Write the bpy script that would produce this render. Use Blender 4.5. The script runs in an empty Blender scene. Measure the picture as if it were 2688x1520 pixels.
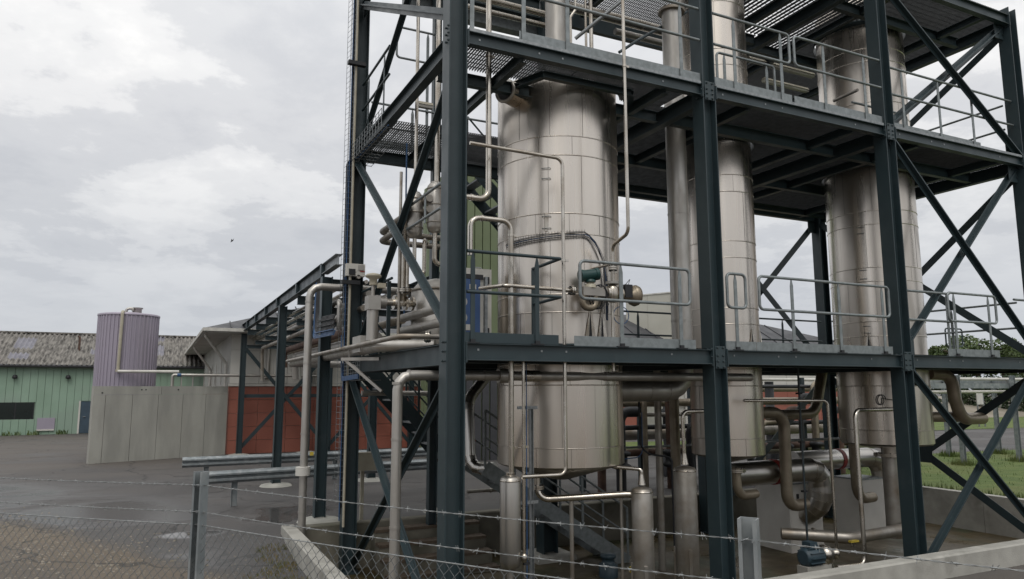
import bpy, math, random
from mathutils import Vector, Matrix
random.seed(7)
SC = bpy.context.scene
COL = SC.collection
R = math.radians

# ------------------------------------------------------------------ camera
cam = bpy.data.cameras.new('camera'); cam.sensor_width = 36; cam.lens = 25.44
cam.clip_start = 0.05; cam.clip_end = 3000
co = bpy.data.objects.new('camera', cam); COL.objects.link(co)
_r, _u, _f = ((0.899835, -0.436225, -0.00218), (-0.057417, -0.123389, 0.990696), (0.432436, 0.891338, 0.136077))
m4 = Matrix(((_r[0], _u[0], -_f[0], -3.082), (_r[1], _u[1], -_f[1], -7.960), (_r[2], _u[2], -_f[2], 2.1), (0, 0, 0, 1)))
co.matrix_world = m4
SC.camera = co
SC.render.resolution_x = 1024; SC.render.resolution_y = 579
SC.view_settings.view_transform = 'Standard'; SC.view_settings.look = 'None'
SC.view_settings.gamma = 1; SC.view_settings.use_curve_mapping = False
SC.view_settings.exposure = -0.08

# ------------------------------------------------------------------ sky and sun
SUN_EL, SUN_AZ = R(52), R(205)          # azimuth clockwise from +Y: behind the camera, to the left
W = bpy.data.worlds.new('World'); SC.world = W; W.use_nodes = True
N = W.node_tree.nodes; L = W.node_tree.links; N.clear()
def nn(t, **k):
    n = N.new(t)
    for a, b in k.items(): setattr(n, a, b)
    return n
def mth(op, a, b=None):
    n = nn('ShaderNodeMath', operation=op)
    for i, x in enumerate((a, b)):
        if x is None: continue
        if isinstance(x, (int, float)): n.inputs[i].default_value = x
        else: L.new(x, n.inputs[i])
    return n.outputs[0]
def ramp(fac, stops, inter='EASE'):
    n = nn('ShaderNodeValToRGB'); n.color_ramp.interpolation = inter
    e = n.color_ramp.elements
    while len(e) < len(stops): e.new(0.5)
    for q, (p, c) in zip(e, stops): q.position = p; q.color = (*c, 1) if len(c) == 3 else c
    L.new(fac, n.inputs[0]); return n.outputs[0]
sky = nn('ShaderNodeTexSky', sky_type='NISHITA', sun_disc=False, sun_elevation=SUN_EL, sun_rotation=SUN_AZ)
tc = nn('ShaderNodeTexCoord'); sx = nn('ShaderNodeSeparateXYZ'); L.new(tc.outputs['Generated'], sx.inputs[0])
zc = mth('MAXIMUM', sx.outputs[2], 0.0)
den = mth('ADD', zc, 0.22)
cx = nn('ShaderNodeCombineXYZ'); L.new(mth('DIVIDE', sx.outputs[0], den), cx.inputs[0]); L.new(mth('DIVIDE', sx.outputs[1], den), cx.inputs[1])
def noise(vec, scale, detail, rough, dist=0.0, loc=(0, 0, 0)):
    mp = nn('ShaderNodeMapping'); mp.inputs['Location'].default_value = loc; L.new(vec, mp.inputs[0])
    n = nn('ShaderNodeTexNoise'); n.inputs['Scale'].default_value = scale; n.inputs['Detail'].default_value = detail
    n.inputs['Roughness'].default_value = rough; n.inputs['Distortion'].default_value = dist
    L.new(mp.outputs[0], n.inputs['Vector']); return n.outputs['Fac']
big = noise(cx.outputs[0], 1.15, 7, 0.56, 0.25, (3.1, 0.7, 0))
small = noise(cx.outputs[0], 2.7, 12, 0.62, 0.1, (0.3, 5.2, 0))
cl = mth('ADD', mth('MULTIPLY', big, 0.52), mth('MULTIPLY', small, 0.48))
puff = ramp(cl, [(0.38, (0, 0, 0)), (0.485, (.26, .26, .26)), (0.525, (.66, .66, .66)), (0.60, (1, 1, 1))])
cloudcol = nn('ShaderNodeMix', data_type='RGBA'); L.new(puff, cloudcol.inputs[0])
cloudcol.inputs[6].default_value = (0.80, 0.815, 0.845, 1); cloudcol.inputs[7].default_value = (1.24, 1.23, 1.205, 1)
# an overcast sky is up to three times as bright overhead as at the horizon; low down the cloud is a flat blue-grey
lum = ramp(zc, [(0.0, (.66, .685, .72)), (0.10, (.66, .68, .715)), (0.22, (.74, .75, .77)), (0.34, (.86, .86, .87)), (0.5, (1.0, 1.0, 1.0)), (1.0, (1.7, 1.7, 1.68))], 'LINEAR')
flat = ramp(zc, [(0.02, (0, 0, 0)), (0.30, (1, 1, 1))])
c2 = nn('ShaderNodeMix', data_type='RGBA'); L.new(mth('ADD', mth('MULTIPLY', flat, 0.8), 0.2), c2.inputs[0])
c2.inputs[6].default_value = (0.90, 0.905, 0.92, 1); L.new(cloudcol.outputs[2], c2.inputs[7])
mul = nn('ShaderNodeMix', data_type='RGBA', blend_type='MULTIPLY'); mul.inputs[0].default_value = 1
L.new(c2.outputs[2], mul.inputs[6]); L.new(lum, mul.inputs[7])
sc10 = nn('ShaderNodeMix', data_type='RGBA', blend_type='MULTIPLY'); sc10.inputs[0].default_value = 1
L.new(mul.outputs[2], sc10.inputs[6]); sc10.inputs[7].default_value = (10, 10, 10, 1)
fin = nn('ShaderNodeMix', data_type='RGBA'); fin.inputs[0].default_value = 0.96
L.new(sky.outputs[0], fin.inputs[6]); L.new(sc10.outputs[2], fin.inputs[7])
sc10.clamp_result = False; mul.clamp_result = False; fin.clamp_result = False
bg = nn('ShaderNodeBackground'); bg.inputs[1].default_value = 0.1
L.new(fin.outputs[2], bg.inputs[0]); wo = nn('ShaderNodeOutputWorld'); L.new(bg.outputs[0], wo.inputs[0])
sl = bpy.data.lights.new('sun', 'SUN'); sl.energy = 0.9; sl.angle = R(25); sl.color = (1, .96, .9)
so = bpy.data.objects.new('sun', sl); COL.objects.link(so)
sd = Vector((math.sin(SUN_AZ) * math.cos(SUN_EL), math.cos(SUN_AZ) * math.cos(SUN_EL), math.sin(SUN_EL)))
so.rotation_euler = sd.to_track_quat('Z', 'Y').to_euler()

# ------------------------------------------------------------------ materials
def mat(name, c1, c2=None, rough=.5, metal=0., scale=4., stretch=(1, 1, 1), rv=.12, bump=0., bscale=None, lo=.35, hi=.65, detail=5, bdet=4, bevel=0, spec=.5, c3=None, s3=1.2, t3=(.5, .62)):
    m = bpy.data.materials.new(name); m.use_nodes = True
    nt = m.node_tree; b = nt.nodes['Principled BSDF']
    b.inputs['Roughness'].default_value = rough; b.inputs['Metallic'].default_value = metal
    b.inputs['Specular IOR Level'].default_value = spec
    def new(t): return nt.nodes.new(t)
    tcn = new('ShaderNodeTexCoord'); mp = new('ShaderNodeMapping'); mp.inputs['Scale'].default_value = stretch
    nt.links.new(tcn.outputs['Object'], mp.inputs[0])
    nz = new('ShaderNodeTexNoise'); nz.inputs['Scale'].default_value = scale; nz.inputs['Detail'].default_value = detail
    nt.links.new(mp.outputs[0], nz.inputs['Vector'])
    mr = new('ShaderNodeMapRange'); mr.inputs[1].default_value = lo; mr.inputs[2].default_value = hi
    nt.links.new(nz.outputs['Fac'], mr.inputs[0])
    mx = new('ShaderNodeMix'); mx.data_type = 'RGBA'
    c2 = c2 or tuple(x * .8 for x in c1)
    mx.inputs[6].default_value = (*c1, 1); mx.inputs[7].default_value = (*c2, 1)
    nt.links.new(mr.outputs[0], mx.inputs[0]); out = mx.outputs[2]
    if c3:
        n3 = new('ShaderNodeTexNoise'); n3.inputs['Scale'].default_value = s3; n3.inputs['Detail'].default_value = 6
        nt.links.new(tcn.outputs['Object'], n3.inputs['Vector'])
        m3 = new('ShaderNodeMapRange'); m3.inputs[1].default_value = t3[0]; m3.inputs[2].default_value = t3[1]
        nt.links.new(n3.outputs['Fac'], m3.inputs[0])
        x3 = new('ShaderNodeMix'); x3.data_type = 'RGBA'; x3.inputs[7].default_value = (*c3, 1)
        nt.links.new(out, x3.inputs[6]); nt.links.new(m3.outputs[0], x3.inputs[0]); out = x3.outputs[2]
    nt.links.new(out, b.inputs['Base Color'])
    if rv:
        r2 = new('ShaderNodeMapRange'); r2.inputs[3].default_value = max(.02, rough - rv); r2.inputs[4].default_value = min(1, rough + rv)
        r2.inputs[1].default_value = .3; r2.inputs[2].default_value = .7
        nt.links.new(nz.outputs['Fac'], r2.inputs[0]); nt.links.new(r2.outputs[0], b.inputs['Roughness'])
    if bevel:
        bv = new('ShaderNodeBevel'); bv.samples = 4; bv.inputs[0].default_value = bevel; nt.links.new(bv.outputs[0], b.inputs['Normal'])
    if bump:
        bn = new('ShaderNodeTexNoise'); bn.inputs['Scale'].default_value = bscale or scale; bn.inputs['Detail'].default_value = bdet
        nt.links.new(mp.outputs[0], bn.inputs['Vector'])
        bp = new('ShaderNodeBump'); bp.inputs['Strength'].default_value = 1; bp.inputs['Distance'].default_value = bump
        nt.links.new(bn.outputs['Fac'], bp.inputs['Height']); nt.links.new(bp.outputs[0], b.inputs['Normal'])
    return m
M = {}
M['paint'] = mat('slate_paint', (.024, .041, .047), (.020, .035, .041), rough=.43, scale=2.5, rv=.08, bevel=.007, c3=(.034, .050, .055), s3=3, t3=(.55, .75))
M['galv'] = mat('galvanised_steel', (.30, .315, .32), (.21, .225, .232), rough=.46, metal=.65, scale=18, rv=.1)
M['galv_rail'] = mat('galvanised_rail', (.25, .275, .28), (.19, .21, .215), rough=.5, metal=.5, scale=12, rv=.1)
M['grating'] = mat('dark_grating', (.036, .039, .040), (.026, .028, .029), rough=.65, scale=10)
M['steel'] = mat('stainless_pipe', (.60, .56, .50), (.46, .42, .365), rough=.27, metal=1, scale=5, rv=.09, c3=(.36, .31, .25), s3=3, t3=(.52, .75))
M['clad'] = mat('stainless_cladding', (.70, .64, .57), (.63, .575, .51), rough=.28, metal=1, scale=1.5, stretch=(2.4, 2.4, .16), rv=.06, bump=.014, bscale=.8, detail=2, bdet=1)
M['jacket'] = mat('matte_metal_jacket', (.45, .43, .40), (.37, .35, .32), rough=.42, metal=.8, scale=6, stretch=(1, 1, .4), rv=.1)
M['matpipe'] = mat('dull_steel', (.40, .375, .34), (.29, .265, .23), rough=.48, metal=.85, scale=4, rv=.1, c3=(.25, .21, .165), s3=2.4, t3=(.5, .72))
M['brownpipe'] = mat('brown_insulation', (.31, .265, .20), (.235, .195, .145), rough=.42, metal=.6, scale=5, rv=.1)
M['rust'] = mat('rusty_pipe', (.10, .052, .033), (.06, .034, .026), rough=.75, scale=7)
M['dark'] = mat('black_rubber', (.016, .017, .02), rough=.55)
M['blue'] = mat('blue_cable', (.028, .085, .20), (.022, .07, .165), rough=.45)
M['concrete'] = mat('concrete', (.355, .35, .315), (.265, .262, .238), rough=.88, scale=1.5, stretch=(1.6, 1.6, .35), rv=.06, bump=.004, bscale=40, c3=(.30, .292, .26), s3=.9, t3=(.54, .74), detail=8)
M['curb'] = mat('pale_concrete', (.38, .37, .335), (.28, .272, .245), rough=.9, scale=3, rv=.05, bump=.004, bscale=45, c3=(.16, .155, .135), s3=1.6, t3=(.58, .74), detail=8)
M['pitwall'] = mat('damp_concrete', (.19, .175, .14), (.115, .108, .085), rough=.85, scale=1.6, rv=.06, bump=.004, bscale=40, c3=(.07, .068, .048), s3=1.3, t3=(.5, .68), detail=8)
M['floor'] = mat('mossy_floor', (.070, .050, .018), (.040, .029, .011), rough=.5, scale=1.3, rv=.3, bump=.004, bscale=30, c3=(.026, .034, .010), s3=.9, t3=(.5, .65))
M['grass'] = mat('grass', (.10, .14, .025), (.066, .105, .018), rough=.85, scale=2.2, rv=.05, bump=.03, bscale=60, c3=(.115, .13, .035), s3=.6, t3=(.5, .7))
M['red'] = mat('red_panel', (.29, .098, .066), (.25, .082, .056), rough=.6, scale=.8)
M['white'] = mat('offwhite_panel', (.58, .565, .525), (.50, .485, .45), rough=.6, scale=.7)
M['soffit'] = mat('grey_soffit_and_shaded_side', (.42, .415, .39), (.36, .355, .33), rough=.7, scale=.7)
M['roof'] = mat('dark_roof', (.055, .056, .062), (.04, .041, .046), rough=.6, scale=1.4)
M['green'] = mat('green_cladding', (.25, .36, .275), (.22, .32, .24), rough=.6, scale=.9, c3=(.235, .32, .255), s3=.5)
M['olive'] = mat('olive_cladding', (.15, .185, .10), (.13, .16, .085), rough=.6, scale=.9)
M['fibre'] = mat('fibre_cement', (.225, .21, .19), (.062, .058, .053), rough=.9, scale=3.2, stretch=(3.0, .6, .6), lo=.38, hi=.62, detail=9, bump=.01, bscale=20, c3=(.22, .205, .185), s3=1.4, t3=(.5, .7))
M['skylight'] = mat('roof_light', (.17, .165, .195), (.14, .135, .16), rough=.4, scale=2)
M['lilac'] = mat('lilac_cladding', (.36, .325, .385), (.315, .285, .345), rough=.42, metal=.25, scale=1.2, stretch=(1, 1, .3))
M['door'] = mat('blue_grey_door', (.045, .075, .105), rough=.5)
M['glass'] = mat('dark_glass', (.012, .02, .02), rough=.08, rv=.03)
M['beige'] = mat('beige_panel', (.47, .455, .40), (.43, .415, .365), rough=.6, scale=.8)
M['cream'] = mat('cream_paint', (.40, .37, .29), (.34, .31, .24), rough=.5, scale=6)
M['grey'] = mat('grey_box_paint', (.36, .35, .33), (.30, .29, .27), rough=.5, scale=5)
M['duct'] = mat('silver_duct', (.50, .48, .45), (.45, .43, .40), rough=.3, metal=1, scale=2, rv=.03)
M['greycab'] = mat('grey_cover_panel', (.58, .56, .52), (.50, .48, .445), rough=.5, metal=.0, scale=2)
M['cab'] = mat('cabinet_white', (.58, .565, .52), rough=.5)
M['bluedoor'] = mat('cabinet_blue', (.035, .085, .21), (.028, .07, .18), rough=.35)
M['teal'] = mat('teal_paint', (.010, .050, .048), (.008, .04, .038), rough=.4)
M['motor'] = mat('motor_blue', (.028, .052, .068), (.022, .042, .055), rough=.5, scale=9)
M['yellow'] = mat('yellow_paint', (.50, .38, .05), rough=.5)
M['redp'] = mat('red_paint', (.30, .035, .03), rough=.5)
M['wood'] = mat('rusty_step_edge', (.10, .075, .052), (.07, .05, .035), rough=.85, scale=8)
M['bark'] = mat('bark', (.07, .055, .04), rough=.9)
M['leaf'] = mat('leaf', (.050, .085, .022), (.085, .12, .032), rough=.6, scale=1.2, rv=0)
M['leafd'] = mat('leaf_dark', (.026, .048, .018), (.045, .068, .026), rough=.6, scale=1.2, rv=0)
M['weed'] = mat('weed', (.09, .10, .03), (.17, .13, .06), rough=.8, scale=5, rv=0)
M['bank'] = mat('gravel_bank', (.25, .22, .18), (.19, .17, .13), rough=.9, scale=.8)
M['wirezn'] = mat('zinc_wire', (.30, .31, .31), (.20, .21, .21), rough=.5, metal=.5, scale=30)
M['mesh'] = mat('weathered_mesh', (.17, .185, .19), (.12, .13, .135), rough=.55, metal=.4, scale=30)
M['post'] = mat('weathered_zinc_post', (.25, .275, .285), (.19, .212, .222), rough=.55, metal=.45, scale=9, rv=.1, c3=(.30, .32, .325), s3=5)
M['stainless_tank'] = mat('brushed_tank', (.42, .40, .37), (.34, .32, .29), rough=.38, metal=.9, scale=3, stretch=(2, 2, .3), rv=.08)

def asphalt():
    m = bpy.data.materials.new('wet_asphalt'); m.use_nodes = True
    nt = m.node_tree; b = nt.nodes['Principled BSDF']; lk = nt.links.new
    t = nt.nodes.new('ShaderNodeTexCoord')
    def nz(scale, detail, st=(1, 1, 1), loc=(0, 0, 0), ro=.55):
        mp = nt.nodes.new('ShaderNodeMapping'); mp.inputs['Scale'].default_value = st; mp.inputs['Location'].default_value = loc
        lk(t.outputs['Object'], mp.inputs[0])
        n = nt.nodes.new('ShaderNodeTexNoise'); n.inputs['Scale'].default_value = scale; n.inputs['Detail'].default_value = detail
        n.inputs['Roughness'].default_value = ro
        lk(mp.outputs[0], n.inputs['Vector']); return n.outputs['Fac']
    def rng(v, a, b_, c=0, d=1):
        q = nt.nodes.new('ShaderNodeMapRange'); q.inputs[1].default_value = a; q.inputs[2].default_value = b_
        q.inputs[3].default_value = c; q.inputs[4].default_value = d; lk(v, q.inputs[0]); return q.outputs[0]
    def mix(f, a, b_):
        q = nt.nodes.new('ShaderNodeMix'); q.data_type = 'RGBA'
        lk(f, q.inputs[0])
        for i, x in ((6, a), (7, b_)):
            if isinstance(x, tuple): q.inputs[i].default_value = (*x, 1)
            else: lk(x, q.inputs[i])
        return q.outputs[2]
    def op(o, a, b_):
        q = nt.nodes.new('ShaderNodeMath'); q.operation = o
        for i, x in enumerate((a, b_)):
            if isinstance(x, (int, float)): q.inputs[i].default_value = x
            else: lk(x, q.inputs[i])
        return q.outputs[0]
    grain = nz(60, 3); stain = nz(.55, 7); dirt = nz(.28, 6, (1, 1.6, 1), (4, 2, 0)); wetn = nz(.33, 6, (.7, 1.5, 1), (1.3, 7.7, 0))
    sp = nt.nodes.new('ShaderNodeSeparateXYZ'); lk(t.outputs['Object'], sp.inputs[0])
    # mud has washed over the near left corner of the yard and along the shed; rain lies in the middle strip
    wob = op('MULTIPLY', op('SUBTRACT', stain, .5), 2.6)
    dl = op('ADD', op('ADD', sp.outputs[1], op('MULTIPLY', sp.outputs[0], 1.47)), op('SUBTRACT', wob, .41))
    near = rng(dl, .45, -.55); far = rng(sp.outputs[1], 14.0, 20.0); leftw = rng(sp.outputs[0], 0.5, -2.5)
    band = op('MULTIPLY', op('MULTIPLY', rng(dl, .0, .5), rng(dl, 7.0, 4.4)), rng(sp.outputs[0], -1.0, -2.8))
    base = mix(rng(stain, .36, .66), (.046, .043, .043), (.070, .064, .061))
    mud = op('MAXIMUM', op('MULTIPLY', op('MAXIMUM', near, far), leftw), rng(sp.outputs[1], -.7, -1.4))
    mudf = op('MULTIPLY', op('MAXIMUM', rng(dirt, .30, .52), op('MULTIPLY', near, .85)), mud)
    base = mix(mudf, base, mix(near, (.082, .070, .060), (.118, .090, .060)))
    base = mix(op('MULTIPLY', rng(grain, .45, .6), .35), base, (.12, .115, .11))
    def vor(scale, feat):
        q = nt.nodes.new('ShaderNodeTexVoronoi'); q.feature = feat; q.inputs['Scale'].default_value = scale
        mp = nt.nodes.new('ShaderNodeVectorMath'); mp.operation = 'ADD'; nn3 = nt.nodes.new('ShaderNodeTexNoise'); nn3.inputs['Scale'].default_value = 1.3
        lk(t.outputs['Object'], nn3.inputs['Vector']); lk(t.outputs['Object'], mp.inputs[0]); lk(nn3.outputs['Color'], mp.inputs[1]); lk(mp.outputs[0], q.inputs['Vector']); return q.outputs['Distance']
    stones = vor(34, 'F1'); cracks = vor(.33, 'DISTANCE_TO_EDGE')
    base = mix(op('MULTIPLY', rng(stones, .22, .12), .30), base, (.19, .18, .165))
    base = mix(op('MULTIPLY', rng(cracks, .012, .004), .75), base, (.018, .017, .016))
    patchn = vor(.16, 'F1'); base = mix(op('MULTIPLY', rng(patchn, .30, .29), .28), base, (.036, .035, .036))
    wet = op('MAXIMUM', op('MULTIPLY', rng(wetn, .46, .56), .38), op('MULTIPLY', rng(wetn, .36, .50), band))
    wet = op('MULTIPLY', wet, op('SUBTRACT', 1.0, op('MULTIPLY', mudf, .7)))
    def pool(px, py, rx, ry):
        vx = op('MULTIPLY', op('SUBTRACT', sp.outputs[0], px), 1 / rx); vy = op('MULTIPLY', op('SUBTRACT', sp.outputs[1], py), 1 / ry)
        return rng(op('ADD', op('ADD', op('MULTIPLY', vx, vx), op('MULTIPLY', vy, vy)), op('MULTIPLY', op('SUBTRACT', stain, .5), 5.0)), 1.2, .5)
    pools = op('MAXIMUM', pool(-.75, 7.1, 1.1, .9), pool(-2.55, 5.75, .55, .25))
    base = mix(op('MULTIPLY', wet, .55), base, (.030, .029, .030))
    lk(base, b.inputs['Base Color'])
    rgh = nt.nodes.new('ShaderNodeMix'); lk(pools, rgh.inputs[0]); lk(rng(wet, 0, 1, .80, .27), rgh.inputs[2]); rgh.inputs[3].default_value = .10; lk(rgh.outputs[0], b.inputs['Roughness'])
    bp = nt.nodes.new('ShaderNodeBump'); bp.inputs['Distance'].default_value = .006
    lk(rng(op('MAXIMUM', wet, pools), .2, .9, 1, .04), bp.inputs['Strength']); lk(grain, bp.inputs['Height']); lk(bp.outputs[0], b.inputs['Normal'])
    return m
M['asphalt'] = asphalt()

# ------------------------------------------------------------------ helpers
def basis(ax, up=(0, 0, 1)):
    z = Vector(ax).normalized(); u = Vector(up)
    if abs(z.dot(u)) > .99: u = Vector((0, 1, 0)) if abs(z.y) < .9 else Vector((1, 0, 0))
    x = u.cross(z).normalized(); return x, z.cross(x), z
def isec(h, b, tf=.012, tw=.008):                     # first coordinate across, second along the web
    H, B, w = h / 2, b / 2, tw / 2
    return [(-B, -H), (B, -H), (B, -H + tf), (w, -H + tf), (w, H - tf), (B, H - tf), (B, H), (-B, H), (-B, H - tf), (-w, H - tf), (-w, -H + tf), (-B, -H + tf)]
def csec(h, b, t=.008):
    H = h / 2
    return [(0, -H), (b, -H), (b, -H + t), (t, -H + t), (t, H - t), (b, H - t), (b, H), (0, H)]
def rsec(w, h): return [(-w / 2, -h / 2), (w / 2, -h / 2), (w / 2, h / 2), (-w / 2, h / 2)]
def fillet(pts, rad, n=6):
    P = [Vector(p) for p in pts]
    if not rad: return P
    out = [P[0]]
    for i in range(1, len(P) - 1):
        a, p, b = P[i - 1], P[i], P[i + 1]
        d1, d2 = (p - a), (b - p); l1, l2 = d1.length, d2.length
        if l1 < 1e-6 or l2 < 1e-6: continue
        d1 /= l1; d2 /= l2; ang = d1.angle(d2)
        if ang < .02: out.append(p); continue
        t = min(rad * math.tan(ang / 2), l1 * .48, l2 * .48); rr = t / math.tan(ang / 2)
        s, e = p - d1 * t, p + d2 * t
        c = p + (d2 - d1).normalized() * (rr / math.cos(ang / 2))
        for k in range(n + 1):
            f = k / n; v = (s - c) * math.sin((1 - f) * ang) + (e - c) * math.sin(f * ang)
            out.append(c + v / math.sin(ang))
    out.append(P[-1]); return out
class MB:
    def __init__(s): s.v = []; s.f = []; s.sm = []
    def add(s, v, f, smooth=False):
        o = len(s.v); s.v += [tuple(x) for x in v]
        s.f += [tuple(i + o for i in q) for q in f]; s.sm += [smooth] * len(f); return s
    def box(s, a, b):
        (x0, y0, z0), (x1, y1, z1) = a, b
        return s.add([(x0, y0, z0), (x1, y0, z0), (x1, y1, z0), (x0, y1, z0), (x0, y0, z1), (x1, y0, z1), (x1, y1, z1), (x0, y1, z1)],
                     [(0, 3, 2, 1), (4, 5, 6, 7), (0, 1, 5, 4), (1, 2, 6, 5), (2, 3, 7, 6), (3, 0, 4, 7)])
    def prof(s, p, q, pts, up=(0, 0, 1)):             # a section swept from p to q
        p, q = Vector(p), Vector(q); x, y, z = basis(q - p, up); n = len(pts)
        v = [p + x * a + y * b for a, b in pts] + [q + x * a + y * b for a, b in pts]
        f = [(i, (i + 1) % n, n + (i + 1) % n, n + i) for i in range(n)]
        f += [tuple(range(n - 1, -1, -1)), tuple(range(n, 2 * n))]
        return s.add(v, f)
    def bar(s, p, q, w, h, up=(0, 0, 1)): return s.prof(p, q, rsec(w, h), up)
    def tube(s, pts, rad, n=12, bend=0., steps=6, closed=False, caps=True):
        P = [Vector(p) for p in pts]
        if closed:
            mid = (P[0] + P[-1]) / 2
            P = fillet([mid] + P + [mid], bend, steps)[:-1]
        else: P = fillet(P, bend, steps)
        m = len(P); rads = rad if isinstance(rad, (list, tuple)) else [rad] * m
        if len(rads) != m: rads = [rads[0]] * m
        tang = []
        for i in range(m):
            a = P[(i - 1) % m] if (closed or i) else P[0]; b = P[(i + 1) % m] if (closed or i < m - 1) else P[-1]
            tang.append((b - a).normalized())
        x, y, z = basis(tang[0]); v = []
        for i in range(m):
            t = tang[i]; x = (x - t * x.dot(t)).normalized(); y = t.cross(x)
            for k in range(n):
                a = 2 * math.pi * k / n; v.append(P[i] + (x * math.cos(a) + y * math.sin(a)) * rads[i])
        f = []
        for i in range(m if closed else m - 1):
            j = (i + 1) % m
            for k in range(n): f.append((i * n + k, i * n + (k + 1) % n, j * n + (k + 1) % n, j * n + k))
        s.add(v, f, True)
        if caps and not closed:
            s.add(v[:n], [tuple(range(n - 1, -1, -1))]); s.add(v[-n:], [tuple(range(n))])
        return s
    def lathe(s, c, pr, n=24, axis=(0, 0, 1), smooth=True, caps=True):   # pr: (radius, height) along the axis
        c = Vector(c); x, y, z = basis(axis, (0, 1, 0) if abs(axis[2]) > .9 else (0, 0, 1)); v = []
        for r_, h in pr:
            for k in range(n):
                a = 2 * math.pi * k / n; v.append(c + (x * math.cos(a) + y * math.sin(a)) * r_ + z * h)
        f = [(i * n + k, i * n + (k + 1) % n, (i + 1) * n + (k + 1) % n, (i + 1) * n + k) for i in range(len(pr) - 1) for k in range(n)]
        s.add(v, f, smooth)
        if caps: s.add(v[:n], [tuple(range(n - 1, -1, -1))]); s.add(v[-n:], [tuple(range(n))])
        return s
    def disc(s, p, axis, r_, t, n=20):                # a short cylinder with crisp edges
        a = Vector(axis).normalized() * t / 2; p = Vector(p)
        return s.lathe(p - a, [(r_, 0), (r_, t)], n, tuple(Vector(axis).normalized()), True, True)
    def poly(s, pts, h=None):                         # flat polygon, or a prism of height h
        n = len(pts)
        if h is None: return s.add(pts, [tuple(range(n))])
        top = [(x, y, z + h) for x, y, z in pts]
        return s.add(list(pts) + top, [tuple(range(n - 1, -1, -1)), tuple(range(n, 2 * n))] + [(i, (i + 1) % n, n + (i + 1) % n, n + i) for i in range(n)])
    def mesh(s, name, m):
        me = bpy.data.meshes.new(name); me.from_pydata(s.v, [], s.f); me.polygons.foreach_set('use_smooth', s.sm)
        me.materials.append(M[m] if isinstance(m, str) else m); me.update(); return me
def tag(o, label=None, cat=None, group=None, kind=None):
    for k, x in (('label', label), ('category', cat), ('group', group), ('kind', kind)):
        if x: o[k] = x
    return o
def put(name, mb, m, parent=None, label=None, kind=None, mesh=None):
    o = bpy.data.objects.new(name, mesh or mb.mesh(name, m)); COL.objects.link(o)
    if parent:
        o.parent = parent
        o.matrix_parent_inverse = Matrix.Translation(-ROOT.get(parent.name, Vector()))
        ROOT[o.name] = ROOT.get(parent.name, Vector()) if False else Vector()
    if label: o['label'] = label
    if kind: o['kind'] = kind
    return o
ROOT = {}
def thing(name, loc, label, cat, group=None):
    o = bpy.data.objects.new(name, None); o.empty_display_size = .2; COL.objects.link(o); o.location = loc; ROOT[o.name] = Vector(loc)
    return tag(o, label, cat, group)
def solo(name, mb, m, label, cat, group=None): return tag(put(name, mb, m), label, cat, group)
def struct(name, mb, m): return tag(put(name, mb, m), kind='structure')
def kids(o): return [c for c in bpy.data.objects if c.parent == o]
def clone(o, delta, label=None, group=None):          # a copy of a thing with its parts and their sub-parts
    c = o.copy(); COL.objects.link(c); c.location = o.location + Vector(delta)
    if label: c['label'] = label
    if group: c['group'] = group
    for ch in kids(o):
        d = ch.copy(); COL.objects.link(d); d.parent = c; d.matrix_parent_inverse = ch.matrix_parent_inverse.copy()
        for g in kids(ch):
            e = g.copy(); COL.objects.link(e); e.parent = d; e.matrix_parent_inverse = g.matrix_parent_inverse.copy()
    return c
def pipe(name, pts, rad, m, label, cat='pipe', bend=None, steps=6, rings=(), flanges=(), clamps=(), n=14, group=None):
    """a run of pipe; rings are jacket laps, flanges and clamps are (point, axis) pairs"""
    bend = rad * 3 if bend is None else bend
    if not (rings or flanges or clamps): return solo(name, MB().tube(pts, rad, n, bend, steps), m, label, cat, group)
    t = thing(name, pts[0], label, cat, group)
    put('tube', MB().tube(pts, rad, n, bend, steps), m, t)
    for p, ax in rings: put('jacket_lap', MB().disc(p, ax, rad + .006, .03, 20), m, t)
    for p, ax in flanges:
        fl = MB(); a = Vector(ax).normalized()
        fl.disc(Vector(p) - a * .014, ax, rad * 1.9 + .015, .022); fl.disc(Vector(p) + a * .014, ax, rad * 1.9 + .015, .022)
        f = put('flange', fl, 'steel', t); x, y, z = basis(a); bo = MB()
        for k in range(8):
            q = Vector(p) + (x * math.cos(k * .785) + y * math.sin(k * .785)) * (rad * 1.5 + .012); bo.bar(q - a * .042, q + a * .042, .014, .014)
        put('bolt', bo, 'dark', f, kind='stuff')
    for p, ax in clamps:
        c = MB().disc(p, ax, rad + .008, .03, 16); x, y, z = basis(ax); c.bar(Vector(p) + x * (rad + .005), Vector(p) + x * (rad + .05), .022, .03, ax)
        put('clamp', c, 'steel', t)
    return t

# ------------------------------------------------------------------ ground
ZG, ZP, ZC = -.30, -1.0, -.20                          # yard, pit floor, top of the pit walls
FP0, FP1, FP2 = Vector((-4.89, -1.66)), Vector((-2.845, -3.63)), Vector((-1.25, -6.02))
FP3 = FP2 + (FP2 - FP1)
def fence_side(x, y):                                  # distance from the fence line, positive towards the plant
    p = Vector((x, y)); best = 1e9
    for a, b in ((FP0 + (FP0 - FP1) * 30, FP1), (FP1, FP3 + (FP3 - FP2) * 30)):
        d = b - a; t = max(0, min(1, (p - a).dot(d) / d.length_squared)); q = a + d * t
        s = (p - q).length; 
        if d.x * (p.y - a.y) - d.y * (p.x - a.x) < 0: s = -s
        if abs(s) < abs(best): best = s
    return best
def sstep(a, b, x):
    t = max(0, min(1, (x - a) / (b - a))); return t * t * (3 - 2 * t)
def ground_z(x, y):
    z = ZG - .20 * (1 - sstep(3.6, 6.0, y)) * (1 - sstep(12.5, 15, x))
    return z + (.35 - z) * (1 - sstep(.5, 2.2, fence_side(x, y)))
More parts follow.
